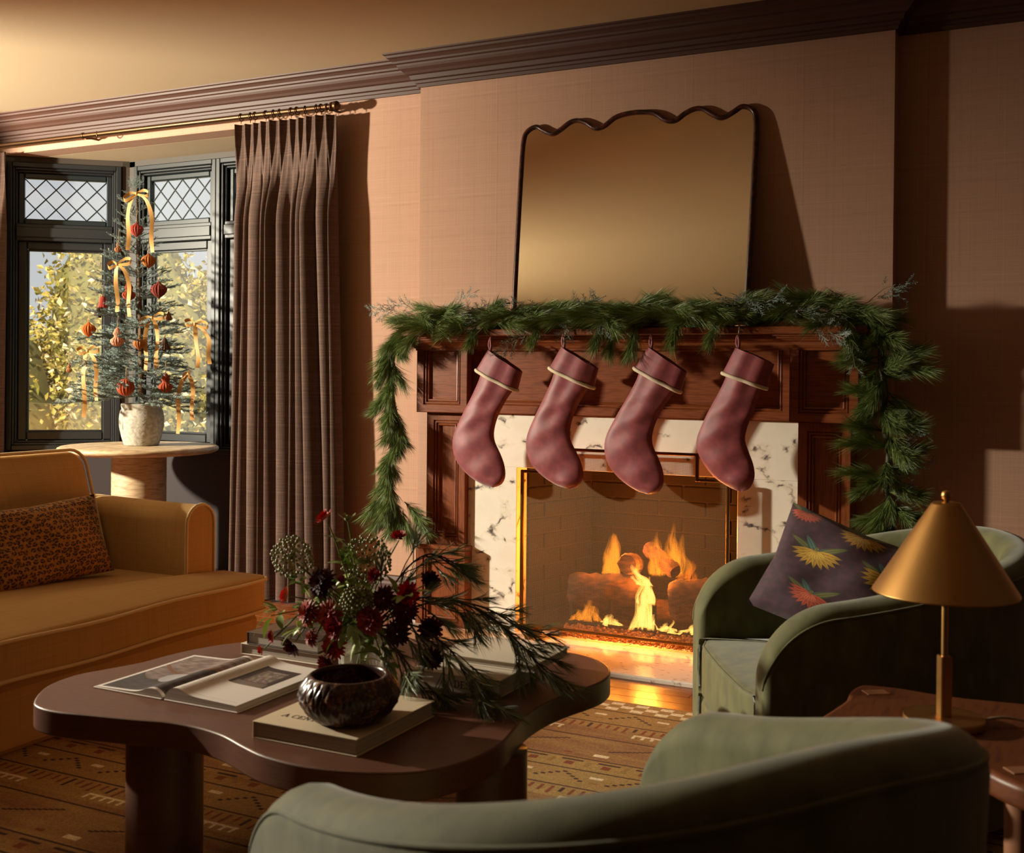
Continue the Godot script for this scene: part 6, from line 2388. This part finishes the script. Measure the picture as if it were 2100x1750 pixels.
func ornaments(base: Vector3) -> void:
	var ball := []
	for k in 11:
		var a := PI * (k / 10.0 - 0.5)
		ball.append(Vector2(cos(a), sin(a)))
	var shapes := {
		"ball": ball,
		"onion": [Vector2(0.0, 1.15), Vector2(0.10, 0.98), Vector2(0.30, 0.75), Vector2(0.80, 0.45), Vector2(1.0, 0.12), Vector2(0.92, -0.2), Vector2(0.6, -0.6), Vector2(0.22, -0.88), Vector2(0.0, -1.1)],
		"gourd": [Vector2(0.0, 1.75), Vector2(0.22, 1.62), Vector2(0.42, 1.25), Vector2(0.60, 0.95), Vector2(0.58, 0.75), Vector2(0.42, 0.52), Vector2(0.55, 0.30), Vector2(0.95, 0.0), Vector2(1.0, -0.3), Vector2(0.75, -0.72), Vector2(0.3, -0.98), Vector2(0.0, -1.0)],
		"bell": [Vector2(0.0, 1.2), Vector2(0.25, 1.12), Vector2(0.55, 0.85), Vector2(0.66, 0.3), Vector2(0.78, -0.4), Vector2(1.0, -1.0), Vector2(0.9, -1.08), Vector2(0.0, -1.0)],
		"fir": [Vector2(0.0, 1.25), Vector2(0.30, 0.8), Vector2(0.55, 0.35), Vector2(0.45, 0.3), Vector2(0.78, -0.25), Vector2(1.0, -0.75), Vector2(0.95, -0.82), Vector2(0.25, -0.8), Vector2(0.22, -1.15), Vector2(0.0, -1.15)],
		"drop": [Vector2(0.0, 1.6), Vector2(0.15, 1.3), Vector2(0.5, 0.5), Vector2(0.95, -0.3), Vector2(1.0, -0.6), Vector2(0.75, -1.0), Vector2(0.0, -1.1)]}
	var cols := {"coral": Color(0.62, 0.20, 0.14), "rust": Color(0.60, 0.24, 0.09), "ochre": Color(0.62, 0.36, 0.13), "orange": Color(0.72, 0.34, 0.07), "pink": Color(0.76, 0.50, 0.38), "cocoa": Color(0.28, 0.17, 0.09), "wine": Color(0.46, 0.14, 0.09), "tan": Color(0.56, 0.34, 0.18)}
	var mats := {}
	for c in cols:
		var m := mat("paper_" + c, cols[c], 0.8)
		m.backlight_enabled = true
		m.backlight = Color(0.25, 0.18, 0.1)
		mats[c] = m
	var gold := mat("gold_bead", Color(0.85, 0.66, 0.36), 0.25, 1.0)
	var thread := mat("gold_thread", Color(0.70, 0.55, 0.34), 0.6)
	var li := [[Vector3(-2.837, 1.899, -0.013), "onion", 0.038, "coral", "coral red onion-shaped paper ornament between the tails of the top bow"],
		[Vector3(-2.953, 1.801, 0.001), "gourd", 0.022, "tan", "slim tan paper ornament hanging left of the trunk above the second bow"],
		[Vector3(-2.747, 1.729, -0.011), "onion", 0.040, "ochre", "ochre onion-shaped paper ornament below the right tail of the top bow"],
		[Vector3(-2.824, 1.552, 0.051), "gourd", 0.036, "rust", "rust gourd-shaped paper ornament hanging over the second bow's right tail"],
		[Vector3(-2.682, 1.572, -0.02), "onion", 0.045, "wine", "wine red onion-shaped paper ornament on the right side of the spruce"],
		[Vector3(-2.979, 1.507, 0.084), "bell", 0.027, "coral", "coral bell-shaped paper ornament at the left above the dark fir shape"],
		[Vector3(-3.022, 1.463, 0.064), "fir", 0.034, "cocoa", "dark brown fir-shaped paper ornament under the coral bell"],
		[Vector3(-3.061, 1.361, 0.104), "onion", 0.040, "orange", "bright orange onion-shaped paper ornament at the left edge of the spruce"],
		[Vector3(-2.846, 1.305, 0.109), "gourd", 0.037, "pink", "pale pink gourd-shaped paper ornament in the middle of the spruce"],
		[Vector3(-2.727, 1.284, 0.072), "onion", 0.034, "ochre", "golden ochre paper ornament beside the middle bow's left tail"],
		[Vector3(-2.622, 1.281, -0.003), "fir", 0.034, "cocoa", "brown fir-shaped paper ornament right of the middle bow's tails"],
		[Vector3(-2.688, 1.435, -0.10), "drop", 0.020, "tan", "small drop-shaped paper ornament right of the middle bow"],
		[Vector3(-3.248, 1.145, 0.065), "gourd", 0.017, "tan", "slim tan gourd-shaped paper ornament furthest left by the window pane"],
		[Vector3(-2.789, 1.053, 0.105), "ball", 0.046, "rust", "round rust paper ball ornament just above the clay pot"],
		[Vector3(-2.601, 1.066, 0.011), "gourd", 0.038, "rust", "rust gourd-shaped paper ornament low on the right near the pot"]]
	for q in li:
		var p: Vector3 = q[0]
		var s: float = q[2]
		var t := thing("paper_ornament", q[4], "ornament", p, p.x * 7.0, "")
		var prof := []
		var hi := 0.0
		for v in shapes[q[1]]:
			prof.append(v * s)
			hi = maxf(hi, v.y * s)
		put("paper_body", paper_shape(prof, 14), mats[q[3]], t)
		var mb := MB.new()
		mb.lathe(Vector3(0, hi + 0.003, 0), [Vector2(0, -0.004), Vector2(0.004, -0.001), Vector2(0.004, 0.002), Vector2(0, 0.005)], 8)
		put("bead", mb, gold, t)
		mb = MB.new()
		mb.tube([Vector3(0, hi + 0.006, 0), Vector3(0, hi + 0.03, 0), Vector3(0, hi + 0.062, -0.004)], 0.0009, 4)
		put("thread", mb, thread, t)
	# velvet ribbons: knot, two loops, two tails
	var rb := mat("gold_ribbon", Color(0.74, 0.55, 0.29), 0.6)
	rb.rim_enabled = true
	rb.rim = 0.5
	rb.backlight_enabled = true
	rb.backlight = Color(0.2, 0.14, 0.06)
	var bows := [["gold velvet ribbon bow tied at the very top of the spruce", [Vector3(-2.765, 2.078, 0.061), Vector3(-2.815, 2.049, 0.087), Vector3(-2.705, 2.076, 0.031), Vector3(-2.803, 1.779, 0.083), Vector3(-2.685, 1.767, 0.024)]],
		["gold velvet ribbon bow second from the top on the left of the trunk", [Vector3(-2.853, 1.703, 0.109), Vector3(-2.887, 1.695, 0.126), Vector3(-2.784, 1.722, 0.074), Vector3(-2.85, 1.451, 0.11), Vector3(-2.79, 1.426, 0.08)]],
		["gold velvet ribbon bow with curling tails in the middle of the spruce", [Vector3(-2.684, 1.422, 0.027), Vector3(-2.734, 1.396, 0.052), Vector3(-2.624, 1.433, -0.003), Vector3(-2.713, 1.136, 0.044), Vector3(-2.658, 1.139, 0.016)]],
		["ribbon bow on the right branch tip, darker against the bright window", [Vector3(-2.481, 1.39, -0.075), Vector3(-2.52, 1.398, -0.055), Vector3(-2.416, 1.383, -0.107), Vector3(-2.467, 1.159, -0.08), Vector3(-2.409, 1.18, -0.109)]],
		["gold ribbon bow on the left branch with the longest hanging tail", [Vector3(-2.986, 1.244, 0.18), Vector3(-3.027, 1.243, 0.2), Vector3(-2.928, 1.257, 0.151), Vector3(-3.0, 0.894, 0.19), Vector3(-2.941, 0.982, 0.16)]],
		["gold ribbon bow low on the right, tails hanging past the pot", [Vector3(-2.51, 1.125, -0.058), Vector3(-2.528, 1.107, -0.048), Vector3(-2.496, 1.133, -0.065), Vector3(-2.555, 0.81, -0.032), Vector3(-2.487, 0.883, -0.067)]]]
	var n := 0
	for q in bows:
		n += 1
		var o: Vector3 = q[1][0]
		var t := thing("ribbon_bow", q[0], "bow", o)
		var side := Vector3(0.88, 0, -0.47)
		for k in 2:
			var e: Vector3 = q[1][1 + k] - o
			var mb := MB.new()
			# loop out and back
			var c := curve([Vector3(0, 0, 0), e * 0.55 + Vector3(0, 0.018, 0.0), e * 1.05 + Vector3(0, 0.006, 0.01), e * 0.9 + Vector3(0, -0.014, 0.008), e * 0.4 + Vector3(0, -0.010, 0.006), Vector3(0, -0.003, 0.002)], 5)
			var rows: Array = []
			for j in c.size():
				var p: Vector3 = c[j]
				var w := 0.010 * (0.45 + 0.55 * sin(PI * clampf(float(j) / (c.size() - 1), 0.02, 0.98)))
				var ud := Vector3(0.12, 0.9, 0.35)
				rows.append(PackedVector3Array([p - ud * w, p, p + ud * w]))
			mb.grid(rows, false, Vector3(0.3, 0.2, 1))
			put("loop", mb, rb, t)
			e = q[1][3 + k] - o
			mb = MB.new()
			var s := -1.0 if k == 0 else 1.0
			c = curve([Vector3(0, 0, 0), Vector3(e.x * 0.55 + s * 0.006, -0.035, e.z * 0.5), Vector3(e.x * 0.8 + 0.008 * s, e.y * 0.4, e.z), Vector3(e.x * 0.95 - 0.006 * s, e.y * 0.75, e.z), e], 7)
			rows = []
			for j in c.size():
				var p: Vector3 = c[j]
				var v := float(j) / (c.size() - 1)
				var tw := 0.35 * sin(v * 7.0 + n * 1.7 + k * 2.0)
				var ud := side.rotated(Vector3.UP, tw)
				var w := 0.011 * (0.35 + 0.65 * smoothstep(0.0, 0.12, v))
				rows.append(PackedVector3Array([p - ud * w, p + Vector3(0, 0, 0.0006), p + ud * w]))
			mb.grid(rows, false, Vector3(0.45, 0, 0.9))
			put("tail", mb, rb, t)
		var mb2 := MB.new()
		mb2.lathe(Vector3.ZERO, [Vector2(0, -0.009), Vector2(0.007, -0.006), Vector2(0.008, 0.0), Vector2(0.007, 0.006), Vector2(0, 0.009)], 10)
		put("knot", mb2, rb, t)

# ------------------------------------------------------------------ stockings
func stocking(label: String, at: Vector3, o: PackedVector2Array, cuff_cut: int, roll: float) -> void:
	# o: outline from the cuff's hung corner clockwise; the first points run along the cuff top, 3 is the lower right of the cuff, the last its lower left
	var t := thing("stocking", label, "stocking", at)
	t.rotation.z = roll
	var vel: Material = M["rose_velvet"]
	var cnt := o.size()
	var lower := PackedVector2Array()
	for k in range(4, cnt - 1):
		lower.append(o[k])
	var a := o[0]
	var b := o[2]
	var c := o[3]
	var e := o[cnt - 1]
	# body: the outline as rows across the leg, puffed in the middle
	var rt := PackedVector2Array([b.lerp(c, 0.55).lerp(o[4], 0.3)])
	var lf := PackedVector2Array([a.lerp(e, 0.55).lerp(o[cnt - 2], 0.3)])
	# toe index: lowest point
	var toe := 4
	for k in range(4, cnt - 1):
		if o[k].y < o[toe].y:
			toe = k
	for k in range(4, toe + 1):
		rt.append(o[k])
	for k in range(cnt - 2, toe - 1, -1):
		lf.append(o[k])
	var R := resample(rt, 34)
	var L := resample(lf, 34)
	var mb := MB.new()
	for side in [1.0, -1.0]:
		var rows: Array = []
		for j in 34:
			var row := PackedVector3Array()
			for m in 19:
				var u := m / 18.0
				var p := L[j].lerp(R[j], u)
				var w := L[j].distance_to(R[j])
				var endf := sqrt(clampf((33.0 - j) / 4.0, 0.0, 1.0))
				var puff := pow(sin(PI * clampf(u, 0.001, 0.999)), 0.55) * minf(0.026, w * 0.20) * endf
				var v := j / 33.0
				# soft dents of hanging cloth
				var wr := 0.0035 * sin(v * 30.0 + u * 5.0 + at.x * 9.0) * sin(PI * u) * smoothstep(0.0, 0.3, v) + 0.006 * sin(PI * u) * cos(u * 9.0 + at.x * 5.0) * (1.0 - v) ** 2.0
				row.append(Vector3(p.x, p.y, side * maxf(0.0, puff + (wr if side > 0.0 else 0.0))))
			rows.append(row)
		mb.grid(rows, false, Vector3(0, 0, side))
	put("sock_body", mb, vel, t)
	# cuff: folded band, wider than the leg
	mb = MB.new()
	var rows: Array = []
	for j in 9:
		var v := j / 8.0
		var row := PackedVector3Array()
		var l := a.lerp(e, v)
		var rr := b.lerp(c, v)
		for m in 32:
			var an := TAU_F * m / 32.0
			var u := 0.5 - 0.5 * cos(an)
			var p := l.lerp(rr, u)
			var sag := o[1] - (a + b) * 0.5
			p += sag * (1.0 - absf(u * 2.0 - 1.0)) * (1.0 - v * 0.5)
			var z := sin(an) * (0.030 + 0.010 * v) + 0.004 * sin(u * 14.0 + at.x * 7.0) * signf(sin(an)) * absf(sin(an))
			row.append(Vector3(p.x, p.y, z))
		rows.append(row)
	mb.grid(rows, true)
	put("cuff", mb, vel, t)
	# pale fringe along the lower edge of the cuff
	mb = MB.new()
	var ring: PackedVector3Array = rows[8]
	var pts := []
	for p in ring:
		pts.append(p)
	pts.append(ring[0])
	mb.tube(pts, 0.0075, 8, false)
	var r := RandomNumberGenerator.new()
	r.seed = 3
	var dn := (Vector3(e.x - a.x, e.y - a.y, 0)).normalized()
	for k in 130:
		var f := r.randf() * 32.0
		var p := ring[int(f) % 32].lerp(ring[(int(f) + 1) % 32], fposmod(f, 1.0))
		var out := Vector3(0, 0, signf(p.z) * 0.5)
		needle(mb, p - dn * 0.004, p + (dn + out + Vector3(r.randf_range(-0.3, 0.3), 0, 0)).normalized() * 0.0095, 0.0035, Vector3(r.randf_range(-1, 1), 1, 0.3))
	put("fringe", mb, M["cream_fringe"], t)
	# hanging loop
	mb = MB.new()
	for s in [-1.0, 1.0]:
		mb.tube(curve([Vector3(0.012, -0.008, 0.002), Vector3(0.010 + s * 0.005, 0.016, 0.002), Vector3(0.008 + s * 0.003, 0.038, 0.0), Vector3(0.008, 0.052, -0.006)], 5), [0.006, 0.006, 0.0058, 0.0056, 0.0054, 0.0052, 0.005, 0.0048, 0.0046, 0.0044, 0.004, 0.0036, 0.0034, 0.0032, 0.003, 0.003], 8)
	put("hanging_loop", mb, vel, t)

func resample(p: PackedVector2Array, n: int) -> PackedVector2Array:
	var c := PackedVector2Array()
	var m := p.size()
	for k in m - 1:
		for s in 8:
			c.append(p[k].cubic_interpolate(p[k + 1], p[maxi(k - 1, 0)], p[mini(k + 2, m - 1)], s / 8.0))
	c.append(p[m - 1])
	var L := PackedFloat32Array([0.0])
	for k in range(1, c.size()):
		L.append(L[k - 1] + c[k].distance_to(c[k - 1]))
	var o := PackedVector2Array()
	var i := 0
	for k in n:
		var d := L[L.size() - 1] * k / (n - 1)
		while i < L.size() - 2 and L[i + 1] < d:
			i += 1
		o.append(c[i].lerp(c[i + 1], clampf((d - L[i]) / maxf(L[i + 1] - L[i], 1e-6), 0.0, 1.0)))
	return o

func stockings() -> void:
	var vm := mat("rose_velvet", Color(1, 1, 1), 0.55)
	tri_tex(vm, ntex(noise(0.014, FastNoiseLite.TYPE_SIMPLEX_SMOOTH, 5, 66), ramp([0.0, Color(0.42, 0.13, 0.15), 0.5, Color(0.49, 0.165, 0.185), 1.0, Color(0.57, 0.225, 0.24)]), 512), Vector3.ONE * 2.4, false)
	vm.rim_enabled = true
	vm.rim = 0.8
	vm.rim_tint = 0.55
	var fm := mat("cream_fringe", Color(0.80, 0.73, 0.62), 0.9)
	fm.cull_mode = BaseMaterial3D.CULL_DISABLED
	var s1 := pv([0, 0, 0.082, -0.047, 0.162, -0.096, 0.140, -0.174, 0.113, -0.180, 0.090, -0.210, 0.054, -0.272, 0.033, -0.335, 0.034, -0.386, 0.062, -0.441, 0.081, -0.487, 0.086, -0.535, 0.068, -0.570, 0.029, -0.585, -0.027, -0.573, -0.099, -0.533, -0.152, -0.477, -0.170, -0.414, -0.161, -0.357, -0.121, -0.276, -0.074, -0.192, -0.039, -0.118, -0.056, -0.087])
	var s4 := pv([0, 0, 0.076, -0.028, 0.150, -0.064, 0.122, -0.156, 0.101, -0.160, 0.083, -0.215, 0.059, -0.274, 0.045, -0.318, 0.041, -0.355, 0.057, -0.401, 0.074, -0.446, 0.079, -0.492, 0.062, -0.534, 0.028, -0.551, -0.017, -0.536, -0.081, -0.497, -0.130, -0.436, -0.150, -0.386, -0.145, -0.339, -0.109, -0.256, -0.063, -0.171, -0.036, -0.112, -0.050, -0.098])
	stocking("rose velvet stocking hanging leftmost on the mantel beside the panelled corner block", Vector3(-0.546, 1.246, 0.272), s1, 3, 0.0)
	stocking("rose velvet stocking second from the left, hung from the silver holder under blue cedar", Vector3(-0.206, 1.258, 0.272), s1, 3, 0.03)
	stocking("rose velvet stocking third from the left, its loop hidden by a hanging pine tuft", Vector3(0.172, 1.256, 0.272), s1, 3, -0.035)
	stocking("rose velvet stocking hanging rightmost, brightest lit, below the second silver holder", Vector3(0.522, 1.252, 0.272), s4, 3, 0.0)
	# silver stocking holders
	var lab := ["silver stocking holder half hidden in the garland above the second stocking", "silver stocking holder half hidden in the garland above the rightmost stocking"]
	var xs := [-0.196, 0.531]
	for k in 2:
		var t := thing("stocking_holder", lab[k], "stocking holder", Vector3(xs[k], 1.3335, 0.215))
		var mb := MB.new()
		mb.box(Vector3(0, 0.012, 0.006), Vector3(0.052, 0.024, 0.034), 0.005)
		put("weight", mb, M["silver"], t)
		mb = MB.new()
		mb.tube(curve([Vector3(0, 0.010, 0.022), Vector3(0, 0.004, 0.036), Vector3(0, -0.02, 0.042), Vector3(0, -0.036, 0.046), Vector3(0, -0.040, 0.056), Vector3(0, -0.032, 0.062)], 5), 0.0024, 8)
		put("hook", mb, M["silver"], t)

func small_things() -> void:
	pass
